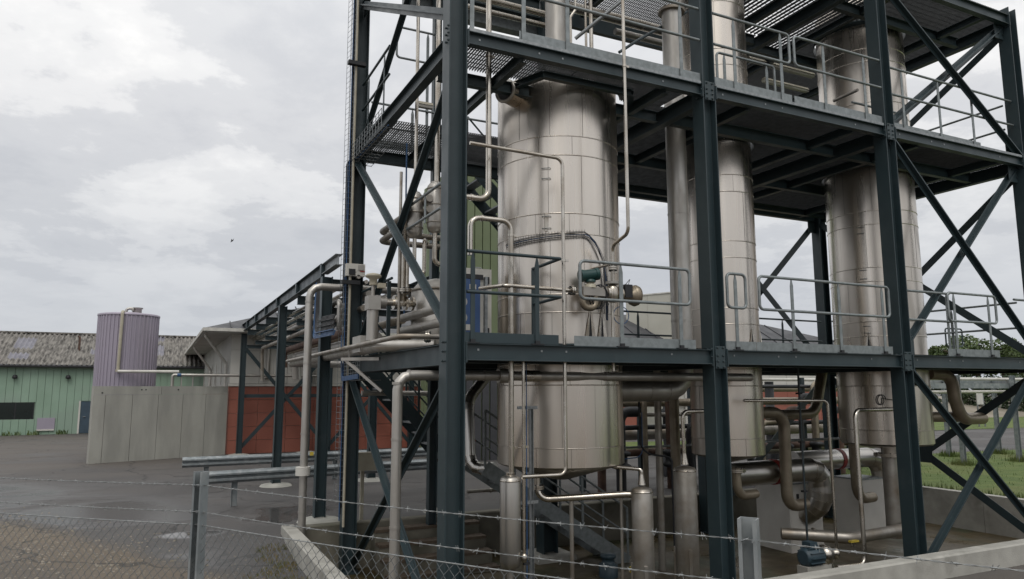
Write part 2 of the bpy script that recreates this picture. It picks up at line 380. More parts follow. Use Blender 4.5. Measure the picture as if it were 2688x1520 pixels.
def ground():
    def line(lo, hi, st, extra, far):
        s = {round(lo + i * st, 3) for i in range(int((hi - lo) / st) + 1)} | set(extra) | set(far)
        e = set(extra); return sorted(v for v in s if v in e or all(abs(v - q) > st * .45 for q in e))
    xs = line(-14, 16, .5, (-.94, 13.28), (-900, -300, -100, -40, -22, 22, 40, 100, 300, 900))
    ys = line(-12, 9, .5, (-1.09, 5.19), (-900, -300, -80, -25, 13, 18, 25, 45, 100, 300, 900))
    b = MB(); ix = {}
    for i, x in enumerate(xs):
        for j, y in enumerate(ys): ix[i, j] = len(b.v); b.v.append((x, y, ground_z(x, y)))
    for i in range(len(xs) - 1):
        for j in range(len(ys) - 1):
            if xs[i] >= -.95 and xs[i + 1] <= 13.29 and ys[j] >= -1.1 and ys[j + 1] <= 5.2: continue
            b.f.append((ix[i, j], ix[i + 1, j], ix[i + 1, j + 1], ix[i, j + 1])); b.sm.append(True)
    struct('ground', b, 'asphalt')
ground()
struct('lawn', MB().poly([(13.45, -40, ZG + .05), (120, -40, ZG + .02), (60, 5.2, ZG + .02), (24.7, 9.6, ZG + .02), (13.45, 9.9, ZG + .05)]), 'grass')
struct('lawn', MB().poly([(9.5, 15.6, ZG + .02), (22, 12.6, ZG + .02), (24, 17.5, ZG + .02), (10.5, 21.3, ZG + .02)]), 'grass')
struct('verge', MB().poly([(33, 19.5, ZG + .02), (110, 13, ZG + .02), (160, 40, ZG + .02), (60, 45, ZG + .02)]), 'grass')
bk = MB()
bk.add([(38, 30.5, ZG), (150, 20.5, ZG), (150, 24.5, .9), (38, 34.5, .9), (150, 60, .9), (38, 60, .9)], [(0, 1, 2, 3), (3, 2, 4, 5)])
struct('gravel_bank', bk, 'bank')
pf = MB(); pf.box((-.9, -1.05, ZP - .1), (13.25, 5.15, ZP)); struct('pit_floor', pf, 'floor')

# ------------------------------------------------------------------ pit walls
def wall(name, a, b, label, m='curb'):
    bm = MB(); (x0, y0, z0), (x1, y1, z1) = a, b; c = .02
    bm.box((x0, y0, z0), (x1, y1, z1 - c))
    bm.add([(x0, y0, z1 - c), (x1, y0, z1 - c), (x1, y1, z1 - c), (x0, y1, z1 - c), (x0 + c, y0 + c, z1), (x1 - c, y0 + c, z1), (x1 - c, y1 - c, z1), (x0 + c, y1 - c, z1)],
           [(4, 5, 6, 7), (0, 1, 5, 4), (1, 2, 6, 5), (2, 3, 7, 6), (3, 0, 4, 7)])
    return solo(name, bm, m, label, 'wall', 'walls of the sunken pit')
wall('pit_wall', (-1.05, -1.2, ZP - .1), (-.83, 5.3, ZC), 'low concrete pit wall running towards the viewer, dry weeds along its foot')
wall('pit_wall', (-.827, 5.08, ZP - .1), (13.165, 5.3, ZC - .02), 'damp concrete back wall of the pit behind the stainless vessels', 'pitwall')
wall('pit_wall', (-.827, -1.2, ZP - .1), (13.165, -.98, ZC), 'long low concrete pit wall in front, cutting the bottom right corner')
wr = thing('pit_wall', (13.28, 2, ZP), 'concrete pit wall with the lawn behind it, two cast panels', 'wall', 'walls of the sunken pit')
put('panel', MB().box((13.17, -1.2, ZP - .1), (13.39, 2.148, ZC)), 'curb', wr); put('panel', MB().box((13.17, 2.156, ZP - .1), (13.39, 5.3, ZC)), 'curb', wr)

# ------------------------------------------------------------------ steel tower
SP, DP = 3.944, 4.878
Z1, Z2, Z3, Z4 = 2.633, 6.512, 9.45, 10.36
TW = thing('steel_tower', (0, 0, ZP), 'tall slate painted steel frame carrying the stainless vessels on three decks', 'steel frame')
def column(x, y, ztop, hb=.24, parent=TW, zb=ZP, nm='column'):
    b = MB().prof((x, y, zb + .03), (x, y, ztop), isec(hb, hb, .017, .011), (1, 0, 0))
    o = put(nm, b, 'paint', parent)
    pl = MB(); pl.box((x - hb * .75, y - hb * .75, zb - .002), (x + hb * .75, y + hb * .75, zb + .03)); put('base_plate', pl, 'paint', o)
    return o
for x in (0, SP, 2 * SP): column(x, 0, 12.5)
column(3 * SP, 0, 9.62)
for x in (0, SP, 2 * SP, 3 * SP): column(x, DP, 12.5 if x < 11 else 10.4)
column(1.5, DP - .02, 12.5, .15)
def beam(p, q, h, b=.11, nm='beam', up=(0, 0, 1), tf=.010):      # p, q lie on the top of the beam
    p, q = Vector(p), Vector(q); dz = Vector((0, 0, h / 2))
    return put(nm, MB().prof(p - dz, q - dz, isec(h, b, tf, .007), up), 'paint', TW)
def endplate(x, y, z, h):
    put('end_plate', MB().box((x - .008, y - .07, z - h - .03), (x + .008, y + .07, z + .012)), 'paint', TW)
for i in range(3):
    x0, x1 = i * SP, (i + 1) * SP
    for z, h in ((Z1, .20), (Z2, .17), (Z3, .20)):
        if z == Z3 and i < 2: continue
        o = beam((x0 + .135, -.065, z), (x1 - .135, -.065, z), h)
        endplate(x0 + .128, -.065, z, h); endplate(x1 - .128, -.065, z, h)
        bo = MB()
        for xx in (x0 + .3, x0 + 1.15, x0 + 1.5, x1 - .8):
            bo.box((xx - .012, -.075, z - .085), (xx + .012, -.062, z - .06))
        if z < 7: put('bolt', bo, 'galv', o, kind='stuff')
    for z, h in ((Z1, .22), (Z2, .22), (Z4, .42)): beam((x0 + .135, DP, z - .01), (x1 - .135, DP, z - .01), h)
    if i: beam((x0 + .13, DP - .3, Z2 - .06), (x1 - .13, DP - .3, Z2 - .06), .14)
beam((0, .13, Z1), (0, DP - .13, Z1), .25, .13); beam((0, .13, Z2), (0, DP - .13, Z2), .23, .13)
for k, x in enumerate((SP, 2 * SP, 3 * SP)):
    for z in ((Z1, Z2, Z4), (Z1, Z2, Z3), (Z1, Z2, Z3))[k]: beam((x, .125, z - .012), (x, DP - .13, z - .012), .24, .13, 'cross_beam')
for x in (.95, 3.25): beam((x, .0, Z2 - .06), (x, DP - .1, Z2 - .06), .15, .09, 'joist')
beam((.13, .98, Z2 - .05), (SP - .13, .98, Z2 - .05), .17, .1, 'joist')
for x0 in (SP, 2 * SP):
    for f in (.22, .8): beam((x0 + f * SP, .0, Z2 - .05), (x0 + f * SP, DP - .1, Z2 - .05), .15, .09, 'joist'); beam((x0 + f * SP, .0, (Z3 if x0 > 5 else Z4) - .05), (x0 + f * SP, DP - .1, (Z3 if x0 > 5 else Z4) - .05), .15, .09, 'joist')
    for y in (.95, 2.95): beam((x0 + .13, y, Z2 - .03), (x0 + SP - .13, y, Z2 - .03), .2, .1, 'joist'); beam((x0 + .13, y, (Z3 if x0 > 5 else Z4) - .03), (x0 + SP - .13, y, (Z3 if x0 > 5 else Z4) - .03), .2, .1, 'joist')
for x0 in (0, SP, 2 * SP):
    for y in (.5, 2.6, 4.0): beam((x0 + .13, y, Z1 - .03), (x0 + SP - .13, y, Z1 - .03), .18, .1, 'joist')
def brace(p, q, w=.13, up=(0, 1, 0), nm='brace', off=0):
    # double-angle brace seen as a T: a flange plate with a rib
    p, q = Vector(p), Vector(q)
    t = [(-w / 2, 0), (w / 2, 0), (w / 2, .012), (.012, .012), (.012, w * .55), (-.012, w * .55), (-.012, .012), (-w / 2, .012)]
    o = put(nm, MB().prof(p, q, t, up), 'paint', TW)
    return o
def gusset(p, ax, s=.2):
    p = Vector(p); b = MB()
    if ax == 'x': b.box(p - Vector((.007, s, s)), p + Vector((.007, s, s)))
    else: b.box(p - Vector((s, .007, s)), p + Vector((s, .007, s)))
    put('gusset', b, 'paint', TW)
g = .12
# left face
brace((-.03, DP - g, Z2 - .3), (-.03, g, Z1 + .25), .16, (-1, 0, 0)); brace((.09, g, Z2 - .35), (.09, DP - g, Z1 + .15), .16, (-1, 0, 0))
brace((-.03, DP - g, Z1 - .3), (-.03, g, ZP + .15), .16, (-1, 0, 0)); brace((.09, g, Z1 - .3), (.09, DP - g, ZP + .15), .16, (-1, 0, 0))
brace((-.03, DP - g, Z3 - .18), (-.03, g, Z2 + .28), .15, (-1, 0, 0)); brace((.09, g, Z3 - .2), (.09, DP - g, Z2 + .1), .15, (-1, 0, 0))
beam((-.0, DP - g, Z3), (0, g, Z3), .2, .12)
# front face of the last bay
for za, zb in ((Z3 - .22, Z2 + .05), (Z2 - .2, Z1 + .05), (Z1 - .22, ZP + .1)):
    brace((2 * SP + g, -.03, za), (3 * SP - g, -.03, zb), .16, (0, -1, 0)); brace((3 * SP - g, .09, za), (2 * SP + g, .09, zb), .16, (0, -1, 0))
# right end
brace((3 * SP, g, Z3 - .3), (3 * SP, DP - g, Z2 + .05), .15, (1, 0, 0))
brace((3 * SP, g, Z2 - .3), (3 * SP, DP - g, Z1 + .05), .15, (1, 0, 0)); brace((3 * SP - .1, DP - g, Z2 - .3), (3 * SP - .1, g, Z1 + .1), .15, (1, 0, 0))
brace((3 * SP, 2.5, .72), (3 * SP, g, Z1 - .3), .16, (1, 0, 0)); brace((3 * SP, 2.5, .72), (3 * SP, g, ZP + .15), .16, (1, 0, 0))
brace((3 * SP, 2.5, .72), (3 * SP, DP - g, Z1 - .3), .14, (1, 0, 0)); brace((3 * SP, 2.5, .72), (3 * SP, DP - g, ZP + .15), .14, (1, 0, 0))
gusset((3 * SP, 2.5, .72), 'x', .2)
# back face
for i in (2,):
    a, b = i * SP + g, (i + 1) * SP - g
    brace((a, DP, Z2 - .3), (b, DP, Z1 + .05), .15, (0, 1, 0)); brace((b, DP + .05, Z2 - .3), (a, DP + .05, Z1 + .05), .15, (0, 1, 0))
brace((3 * SP - g, DP, Z1 - .3), (2 * SP + g, DP, ZP + .3), .16, (0, 1, 0))
gusset((3 * SP - .15, DP, Z2 - .3), 'y', .22); gusset((2 * SP, -.1, Z1 - .12), 'y', .14)
def bolts(pts, ax):
    b = MB()
    for p in pts: b.lathe(p, [(.016, 0), (.016, .012), (.009, .012), (.009, .02)], 6, ax, False)
    return put('bolt', b, 'paint', TW, kind='stuff')
for i, x in enumerate((0, SP, 2 * SP, 3 * SP)):
    for z, h in ((Z1, .2), (Z2, .17)):
        bolts([(x + sx_ * .134, -.065 + dy, z - h * f) for sx_ in (-1, 1) for dy in (-.04, .04) for f in (-.04, .5, 1.06)], (0, -1, 0)) if i < 4 else None
        put('splice_plate', MB().box((x - .085, -.128, z - h - .06), (x + .085, -.1205, z + .05)), 'paint', TW) if i in (1, 2) else None
        if i in (1, 2): bolts([(x + dx, -.128, z - h * f) for dx in (-.05, .05) for f in (-.15, .4, .8, 1.2)], (0, -1, 0))
for x, y, z, ax in ((0, g + .1, Z1 + .18, 'x'), (0, DP - g - .1, Z2 - .34, 'x'), (0, g + .1, Z2 - .36, 'x'), (0, DP - g - .1, Z1 + .16, 'x'), (0, g + .1, Z1 - .36, 'x'), (0, DP - g - .1, Z1 - .36, 'x'), (0, DP - g - .1, Z3 - .22, 'x')):
    gusset((x + .03, y, z), ax, .17); bolts([(x + .02, y + a, z + b_) for a in (-.07, .07) for b_ in (-.07, .07)], (-1, 0, 0))
for x in (2 * SP + g + .1, 3 * SP - g - .1):
    for z in (Z3 - .3, Z2 + .14, Z2 - .3, Z1 + .16, Z1 - .32):
        gusset((x, .03, z), 'y', .17); bolts([(x + a, .02, z + b_) for a in (-.07, .07) for b_ in (-.07, .07)], (0, -1, 0))
# decks: bar gratings with openings for the vessels
VES = [(2.294, 1.5, .924), (5.851, 1.9, .612), (9.9, 1.9, .835)]
def grating(x0, y0, x1, y1, z, holes=(), pitch=.04, nm='grating', m='grating', th=.0025):
    b = MB(); n = int((x1 - x0) / pitch); cuts = {}
    for i in range(n + 1):
        x = x0 + i * (x1 - x0) / n; seg = [(y0, y1)]
        for cx_, cy_, r_ in holes:
            dd = r_ * r_ - (x - cx_) ** 2
            if dd > 0:
                e = math.sqrt(dd); ns = []
                for a, c in seg:
                    if a < cy_ - e: ns.append((a, min(c, cy_ - e)))
                    if c > cy_ + e: ns.append((max(a, cy_ + e), c))
                seg = ns
        for a, c in seg:
            if c - a > .02: b.box((x - th, a, z - .032), (x + th, c, z))
    for k in range(int((y1 - y0) / .12) + 1):
        y = y0 + .01 + k * .12; seg = [(x0, x1)]
        for cx_, cy_, r_ in holes:
            dd = r_ * r_ - (y - cy_) ** 2
            if dd > 0:
                e = math.sqrt(dd); ns = []
                for a, c in seg:
                    if a < cx_ - e: ns.append((a, min(c, cx_ - e)))
                    if c > cx_ + e: ns.append((max(a, cx_ + e), c))
                seg = ns
        for a, c in seg:
            if c - a > .02: b.box((a, y - .004, z - .012), (c, y + .004, z - .003))
    return put(nm, b, m, TW, kind='stuff')
hl = [(x, y, r_ + .05) for x, y, r_ in VES]
zt = Z2 + .035
grating(.14, -.10, 1.95, .95, zt, hl); grating(1.96, -.10, SP - .14, .95, zt, hl); grating(3.28, .9, SP + .02, 3.62, zt, hl)
grating(.14, 3.3, SP - .14, DP + .1, zt)
for x0 in (SP, 2 * SP):
    for f0, f1 in ((.005, .5), (.502, .995)): grating(x0 + f0 * SP, -.10, x0 + f1 * SP, DP + .1, zt, hl, .033)
grating(2 * SP + .02, -.10, 8.72, DP + .1, Z3 + .035, hl, .10, th=.016); grating(8.73, -.10, 3 * SP - .02, DP + .1, Z3 + .035, hl, .05)
grating(6.5, -.1, 7.86, 2.7, Z3 + .035, hl, .10, th=.014); beam((7.1, .0, Z3 - .05), (7.1, 2.7, Z3 - .05), .16, .1, 'joist'); beam((6.48, 2.75, Z3), (7.8, 2.75, Z3), .2, .1, 'joist')
grating(.3, -.1, SP - .02, DP + .1, Z4 + .03, [], .05); grating(SP + .02, -.1, 2 * SP - .02, DP + .1, Z4 + .03, hl, .05)
def plate(x0, y0, x1, y1, z, c):                     # chequer plate deck cut round a vessel
    cx_, cy_, r_ = c; b = MB(); n = 64; ring = []; edge = []
    for k in range(n):
        a = 2 * math.pi * (k + .5) / n; dx, dy = math.cos(a), math.sin(a)
        t = min(((x1 if dx > 0 else x0) - cx_) / dx, ((y1 if dy > 0 else y0) - cy_) / dy)
        ring.append((cx_ + dx * r_, cy_ + dy * r_)); edge.append((cx_ + dx * t, cy_ + dy * t))
    v = [(*p, zz) for zz in (z - .008, z) for p in ring] + [(*p, zz) for zz in (z - .008, z) for p in edge]
    f = [q for k in range(n) for q in ((k, (k + 1) % n, 2 * n + (k + 1) % n, 2 * n + k), (n + k, 3 * n + k, 3 * n + (k + 1) % n, n + (k + 1) % n))]
    b.add(v, f); [b.poly([(px, py, z - .008) for px, py in tri], .008) for tri in ()]
    return put('deck_plate', b, 'grating', TW)
for k, x0 in enumerate((0, SP, 2 * SP)): plate(x0 + .005, -.015, x0 + SP - .005, DP - .14, Z1 + .02, hl[k])
for x0, x1 in ((.14, SP - .14), (SP + .14, 2 * SP - .14), (2 * SP + .14, 3 * SP - .14)):
    put('grating_edge', MB().box((x0, -.112, Z2 + .001), (x1, -.104, Z2 + .045)), 'galv', TW)
def ring_plate(c, z0, z1):
    x, y, r_ = c; put('deck_collar', MB().lathe((x, y, 0), [(r_ + .05, z0), (r_ + .05, z1), (r_ + .056, z1), (r_ + .056, z0), (r_ + .05, z0)], 48, caps=False), 'paint', TW)
for c in VES[1:]: ring_plate(c, Z2 - .1, Z2 + .1)
ring_plate(VES[2], Z3 - .1, Z3 + .1)
for c in VES: ring_plate(c, Z1 - .05, Z1 + .08)
# dark trimmer beams that carry the deck round the first vessel
for a, b_ in (((1.33, .98), (1.52, .50)), ((1.52, .50), (3.0, .50)), ((3.0, .50), (3.3, .98))):
    beam((*a, Z2 - .01), (*b_, Z2 - .01), .10, .08, 'trimmer')

# ------------------------------------------------------------------ guard rails
def guard(label, axis, val, runs, posts=(), toe=None, z0=Z1, top=None, mid=None, m='galv_rail', rr=.0215, stop=None, ph=None, foot=True, group='guard rails on the decks'):
    """runs: (a0, a1, close0, close1) loops of top and middle rail; posts: positions along the axis"""
    P3 = (lambda a, z: (a, val, z)) if axis == 'x' else (lambda a, z: (val, a, z))
    top = top if top is not None else z0 + 1.10; mid = mid if mid is not None else z0 + .61
    a = runs[0][0]; t = thing('guard_rail', P3(a, z0), label, 'guard rail', group)
    for a0, a1, c0, c1 in runs:
        b = MB()
        if c0 and c1: b.tube([P3(a0, top), P3(a1, top), P3(a1, mid), P3(a0, mid)], rr, 10, .07, 5, True)
        elif c1: b.tube([P3(a0, top), P3(a1, top), P3(a1, mid), P3(a0, mid)], rr, 10, .07, 5)
        elif c0: b.tube([P3(a1, top), P3(a0, top), P3(a0, mid), P3(a1, mid)], rr, 10, .07, 5)
        else: b.tube([P3(a0, top), P3(a1, top)], rr, 10); b.tube([P3(a0, mid), P3(a1, mid)], rr, 10)
        put('rail', b, m, t)
    for p in posts:
        b = MB(); ptop = ph or (top - .02)
        x, y, _ = P3(p, 0); w, d = (.028, .011) if axis == 'x' else (.011, .028)
        if axis == 'x': pts = [(p - .028, z0), (p + .028, z0), (p + .028, ptop - .09), (p + .008, ptop), (p - .008, ptop), (p - .028, ptop - .09)]; b.add([(a_, y + s, z) for s in (-.006, .006) for a_, z in pts], [(5, 4, 3, 2, 1, 0), (6, 7, 8, 9, 10, 11)] + [(i, (i + 1) % 6, 6 + (i + 1) % 6, 6 + i) for i in range(6)])
        else: pts = [(p - .028, z0), (p + .028, z0), (p + .028, ptop - .09), (p + .008, ptop), (p - .008, ptop), (p - .028, ptop - .09)]; b.add([(x + s, a_, z) for s in (-.006, .006) for a_, z in pts], [(5, 4, 3, 2, 1, 0), (6, 7, 8, 9, 10, 11)] + [(i, (i + 1) % 6, 6 + (i + 1) % 6, 6 + i) for i in range(6)])
        o = put('post', b, m, t)
        if foot:
            f = MB(); s = (.085, .03) if axis == 'x' else (.03, .085)
            f.box((x - s[0], y - s[1], z0 + .001), (x + s[0], y + s[1], z0 + .014)); f.box((x - .03, y - .02, z0 + .013), (x + .03, y + .02, z0 + .05)); put('foot_plate', f, 'dark', o)
    if toe:
        for a0, a1, h in (toe if isinstance(toe[0], tuple) else (toe,)):
            b = MB()
            if axis == 'x': b.box((a0, val + .012, z0 + .006), (a1, val + .018, z0 + .006 + h))
            else: b.box((val + .012, a0, z0 + .006), (val + .018, a1, z0 + .006 + h))
            put('toe_board', b, m if m != 'paint' else 'paint', t)
    return t
Y = -.10
E1 = 1.409
t = guard('slate painted guard rail beside the near corner column, open pipe ends', 'x', Y, [(.14, E1, 0, 0)], (0.214, 1.076), (.13, 1.384, .125), m='paint')
b = MB(); b.tube([(E1, Y, Z1 + 1.10), (E1 + .05, .75, Z1 + 1.10)], .0215, 10); b.tube([(E1, Y, Z1 + .61), (E1 + .05, .75, Z1 + .61)], .0215, 10); put('return_rail', b, 'paint', t)
put('post', MB().bar((E1 + .045, .72, Z1), (E1 + .045, .72, Z1 + 1.08), .05, .03, (0, 1, 0)), 'paint', t)
guard('galvanised rail loop in front of the widest vessel beside the flow meter', 'x', Y, [(1.699, 3.467, 1, 1)], (2.327, 3.295), (1.611, 3.551, .125))
guard('short narrow galvanised rail loop on one post beside the second front column', 'x', Y, [(4.141, 4.486, 1, 1)], (4.295,), (4.089, 4.653, .125))
guard('long galvanised rail loop on the lowest deck between the middle and slim vessels', 'x', Y, [(4.748, 7.56, 1, 1)], (5.401, 6.4, 7.399), (4.663, 7.588, .125))
guard('galvanised rail loop with a short toe board in the braced end bay, lowest deck', 'x', Y, [(9.07, 10.416, 1, 1)], (9.234, 10.2), (8.994, 10.436, .125))
guard('rails running along the lowest deck at the end column behind the cross brace', 'x', .02, [(11.2, 11.7, 0, 0), (8.05, 9.3, 0, 0)], (9.22,), None)
guard('slim rail loop at the far edge of the lowest deck right of the third vessel', 'x', DP - .1, [(16.395, 17.12, 1, 1)], (16.747,), None, m='paint')
guard('dark guard rail along the back edge of the lowest deck', 'x', DP - .1, [(4.4, 11.6, 0, 0)], (5.0, 6.1, 8.6, 9.25, 10.3), None, m='paint', foot=False)
guard('end rails of the lowest deck seen through the cross braces', 'y', 3 * SP - .05, [(.3, 4.6, 0, 0)], (1.6, 3.2), None, foot=False)
L2t, L2m = Z2 + 1.17, Z2 + .68
guard('galvanised rail with slate toe board on the middle deck above the widest vessel', 'x', Y, [(.14, SP - .14, 0, 0)], (0.184, 0.908, 1.564, 3.463), (0.851, SP - .13, .125), Z2 + .04, L2t, L2m, foot=False)
guard('galvanised rail ending in a loop on the middle deck just right of the second column', 'x', Y, [(SP + .14, 5.635, 0, 1)], (4.481, 5.445), (SP + .13, 5.653, .125), Z2 + .04, L2t, L2m, foot=False)
guard('galvanised rail starting with a loop on the middle deck left of the third column', 'x', Y, [(5.742, 2 * SP - .14, 1, 0)], (6.394, 7.347), (5.708, 2 * SP - .14, .125), Z2 + .04, L2t, L2m, foot=False)
guard('galvanised rail on the middle deck behind the crossing braces of the end bay', 'x', Y + .1, [(2 * SP + .14, 10.623, 0, 0), (10.615, 3 * SP - .14, 0, 0)], (8.455, 9.453, 10.424), (2 * SP + .14, 10.62, .125), Z2 + .04, L2t, L2m, foot=False)
guard('end rails of the middle deck seen against the sky at the far right', 'y', 3 * SP - .05, [(.2, 4.6, 0, 0)], (2.0, 3.6), None, Z2 + .04, L2t, L2m, foot=False)
guard('low inner rail loop round the opening for the slim vessel, middle deck', 'x', .85, [(5.002, 6.298, 1, 1)], (5.164, 6.116), None, Z2 + .04, 7.676, Z2 + .2, foot=False)
guard('inner rail round the opening for the third vessel beyond the end bay rail', 'x', .75, [(8.1, 9.6, 0, 1)], (8.5, 8.9, 9.35, 9.5), None, Z2 + .04, Z2 + .8, Z2 + .5, foot=False)
guard('dark rail climbing beside the left face of the middle deck at the corner column', 'y', .02, [(3.0, DP - .15, 0, 0)], (3.306, 4.304), (3.0, DP - .2, .12), Z2 + .03, L2t, L2m, m='paint', foot=False)
guard('galvanised rail with a round-ended loop on the far edge of the middle deck, left', 'x', DP - .05, [(0.674, 1.474, 1, 1)], (1.299,), None, Z2 + .04, 9.035, 8.415, foot=False)
guard('rail along the far edge of the middle deck behind the left bay', 'x', DP - .08, [(.2, SP - .2, 0, 0)], (1.0, 2.6), (.3, SP - .2, .16), Z2 + .04, Z2 + .9, Z2 + .45, foot=False)
guard('rails on the lowest deck left face, in front of the reflux pots', 'y', .12, [(2.216, 0.769, 0, 0)], (1.405,), None, 4.381, 4.787, 4.456, foot=False)

# ------------------------------------------------------------------ vessels
def vessel(label, c, zs, nsec, ph0, double=()):
    cx_, cy_, r_ = c; t = thing('stainless_vessel', (cx_, cy_, zs[0]), label, 'vessel', 'stainless process vessels')
    put('shell', MB().lathe((cx_, cy_, 0), [(r_ - .02, zs[0] + .01), (r_ - .02, zs[-1] - .01)], 64, caps=False), 'matpipe', t)
    for k in range(len(zs) - 1):
        za, zb = zs[k], zs[k + 1]; ph = ph0 + (k % 2) * math.pi / nsec + random.uniform(-.1, .1)
        for j in range(nsec):
            a0 = ph + 2 * math.pi * j / nsec; w = 2 * math.pi / nsec; n = 10
            dr = random.uniform(-.0025, .0025); am = a0 + w / 2
            if math.cos(am - math.atan2(-7.96 - cy_, -3.08 - cx_)) < -.35: continue     # the far side carries plain shell
            tl = random.uniform(-.022, .022); v = []; nr = []
            for zz, ex in ((za + .002, 0), (zb - .002, -.003)):
                for q in range(n + 1):
                    a = a0 + .003 + (w - .006) * q / n
                    v.append((cx_ + math.cos(a) * (r_ + dr + ex), cy_ + math.sin(a) * (r_ + dr + ex), zz))
            f = [(q, q + 1, n + 2 + q, n + 1 + q) for q in range(n)]
            b = MB().add(v, f, True); me = b.mesh('cladding_sheet', 'clad')
            for q in range(2 * n + 2):
                a = a0 + w * (q % (n + 1)) / n + tl; nr.append((math.cos(a), math.sin(a), 0))
            me.normals_split_custom_set_from_vertices(nr)
            put('cladding_sheet', None, None, t, mesh=me)
    for z in zs[1:-1]:
        put('band', MB().lathe((cx_, cy_, z), [(r_ - .004, -.009), (r_ + .005, -.006), (r_ + .006, 0), (r_ + .005, .006), (r_ - .004, .009)], 72, caps=False), 'clad', t)
    return t
V1 = vessel('widest stainless vessel with a cable run curving round its middle', VES[0], [1.04, 1.30, 2.15, 2.43, 3.15, 3.40, 4.26, 4.55, 5.40, 5.68, 6.60], 12, .2)
V2 = vessel('slim stainless vessel standing between the second and third front columns', VES[1], [.99, 1.27, 2.14, 2.42, 3.18, 3.455, 4.318, 4.608, 5.479, 5.779, 6.6, 6.9, 7.8, 8.1, 9.0, 9.3, 10.6], 8, .5)
V3 = vessel('streaked stainless vessel behind the third front column, open notch at its foot', VES[2], [1.046, 1.306, 2.14, 2.42, 3.085, 3.367, 4.144, 4.415, 5.265, 5.533, 6.5, 6.8, 7.444, 7.739, 8.594, 8.859, 9.9], 10, .3)
def cone(v, c, z0, z1, r1, m='stainless_tank', nm='bottom_cone'): put(nm, MB().lathe((c[0], c[1], 0), [(c[2] - .004, z0), (c[2] - .03, z0 - .03), (r1, z1)], 48), m, v)
cone(V1, VES[0], 1.05, .80, .13); cone(V2, VES[1], 1.0, .86, .12); cone(V3, VES[2], 1.05, .92, .12)
put('top_head', MB().lathe((VES[0][0], VES[0][1], 6.59), [(.92, 0), (.9, .06), (.7, .16), (.35, .22), (.1, .23)], 48), 'clad', V1)
put('top_head', MB().lathe((VES[2][0], VES[2][1], 9.88), [(.83, 0), (.8, .08), (.6, .2), (.1, .3)], 48), 'clad', V3)
put('top_head', MB().lathe((VES[1][0], VES[1][1], 10.58), [(.61, 0), (.5, .12), (.1, .2)], 48), 'clad', V2)
def skirt_vent(v, c, angs, z0, h):                      # triangular openings folded out of the cladding at deck level
    for a in angs:
        for s in (-1, 1):
            p = lambda aa, z, e: (c[0] + math.cos(aa) * (c[2] + e), c[1] + math.sin(aa) * (c[2] + e), z)
            w = .095 / c[2]
            b = MB().add([p(a + s * w, z0, .035), p(a, z0 + h, .012), p(a + s * w * .35, z0, .012), p(a + s * (w + .012), z0, .012), p(a + s * .01, z0 + h, .012)], [(0, 1, 2), (0, 3, 4), (0, 4, 1)])
            put('folded_vent', b, 'steel', v)
        p = lambda aa, z, e: (c[0] + math.cos(aa) * (c[2] + e), c[1] + math.sin(aa) * (c[2] + e), z)
        put('vent_slot', MB().add([p(a - .05, z0, .011), p(a + .05, z0, .011), p(a, z0 + h * .9, .011)], [(0, 1, 2)]), 'dark', v)
def face_ang(c, g_): return math.atan2(g_[1] - c[1], g_[0] - c[0])
A1 = face_ang(VES[0], (2.264, 0.62, 3.023)); A2 = face_ang(VES[0], (2.451, 0.66, 3.033))
skirt_vent(V1, VES[0], (A1, A2), Z1 + .06, .5)
skirt_vent(V2, VES[1], (face_ang(VES[1], (5.906, 1.45, 3.008)), face_ang(VES[1], (6.261, 1.6, 3.029))), Z1 + .06, .42)
skirt_vent(V3, VES[2], (face_ang(VES[2], (10.595, 1.5, 3.022)), face_ang(VES[2], (8.237, 1.15, 2.939))), Z1 + .06, .45)
nz = MB(); q = Vector((1.192, 1.1, 6.367)); d = (q - Vector((VES[0][0], VES[0][1], q.z))).normalized(); st_ = Vector((VES[0][0], VES[0][1], q.z)) + d * .9
dn = Vector((-.24, -.13, 0)); nz.tube([st_, st_ + dn], .155, 28); d2 = dn.normalized(); pe = st_ + dn
nzo = put('nozzle', nz, 'steel', V1); x_, y_, z_ = basis(d2)
put('nozzle_rim', MB().lathe(pe, [(.135, .004), (.17, 0), (.178, .02), (.17, .04), (.135, .036)], 28, tuple(d2), caps=False), 'jacket', nzo); put('dark_bore', MB().disc(pe + d2 * .008, d2, .135, .012, 24), 'dark', nzo)  # dark disc stands in for the shade inside the open nozzle
def step_irons(v, c, a, zs_):
    for z in zs_:
        x, y = c[0] + math.cos(a) * (c[2] + .004), c[1] + math.sin(a) * (c[2] + .004); d_ = Vector((math.cos(a), math.sin(a), 0)); s_ = Vector((-d_.y, d_.x, 0)) * .06
        p = Vector((x, y, z)); put('lug', MB().tube([p - s_, p - s_ + d_ * .03, p + s_ + d_ * .03, p + s_], .006, 6), 'galv', v)
a3 = face_ang(VES[2], (8.294, 1.2, 4.347)); step_irons(V3, VES[2], a3, (3.15, 3.28, 4.2, 4.37, 5.1, 5.22))
av = face_ang(VES[0], (1.552, 0.6, 4.42)); step_irons(V1, VES[0], av, (4.33, 4.50, 5.05, 5.2))
put('lifting_lug', MB().box((VES[0][0] + math.cos(av) * .93 - .03, VES[0][1] + math.sin(av) * .93 - .01, 4.29), (VES[0][0] + math.cos(av) * .93 + .03, VES[0][1] + math.sin(av) * .93 + .01, 4.53)), 'steel', V1)
hv = put('head_duct', MB().tube([(VES[0][0], VES[0][1], 6.8), (VES[0][0], VES[0][1], 9.3)], 0.168, 28), 'jacket', V1)
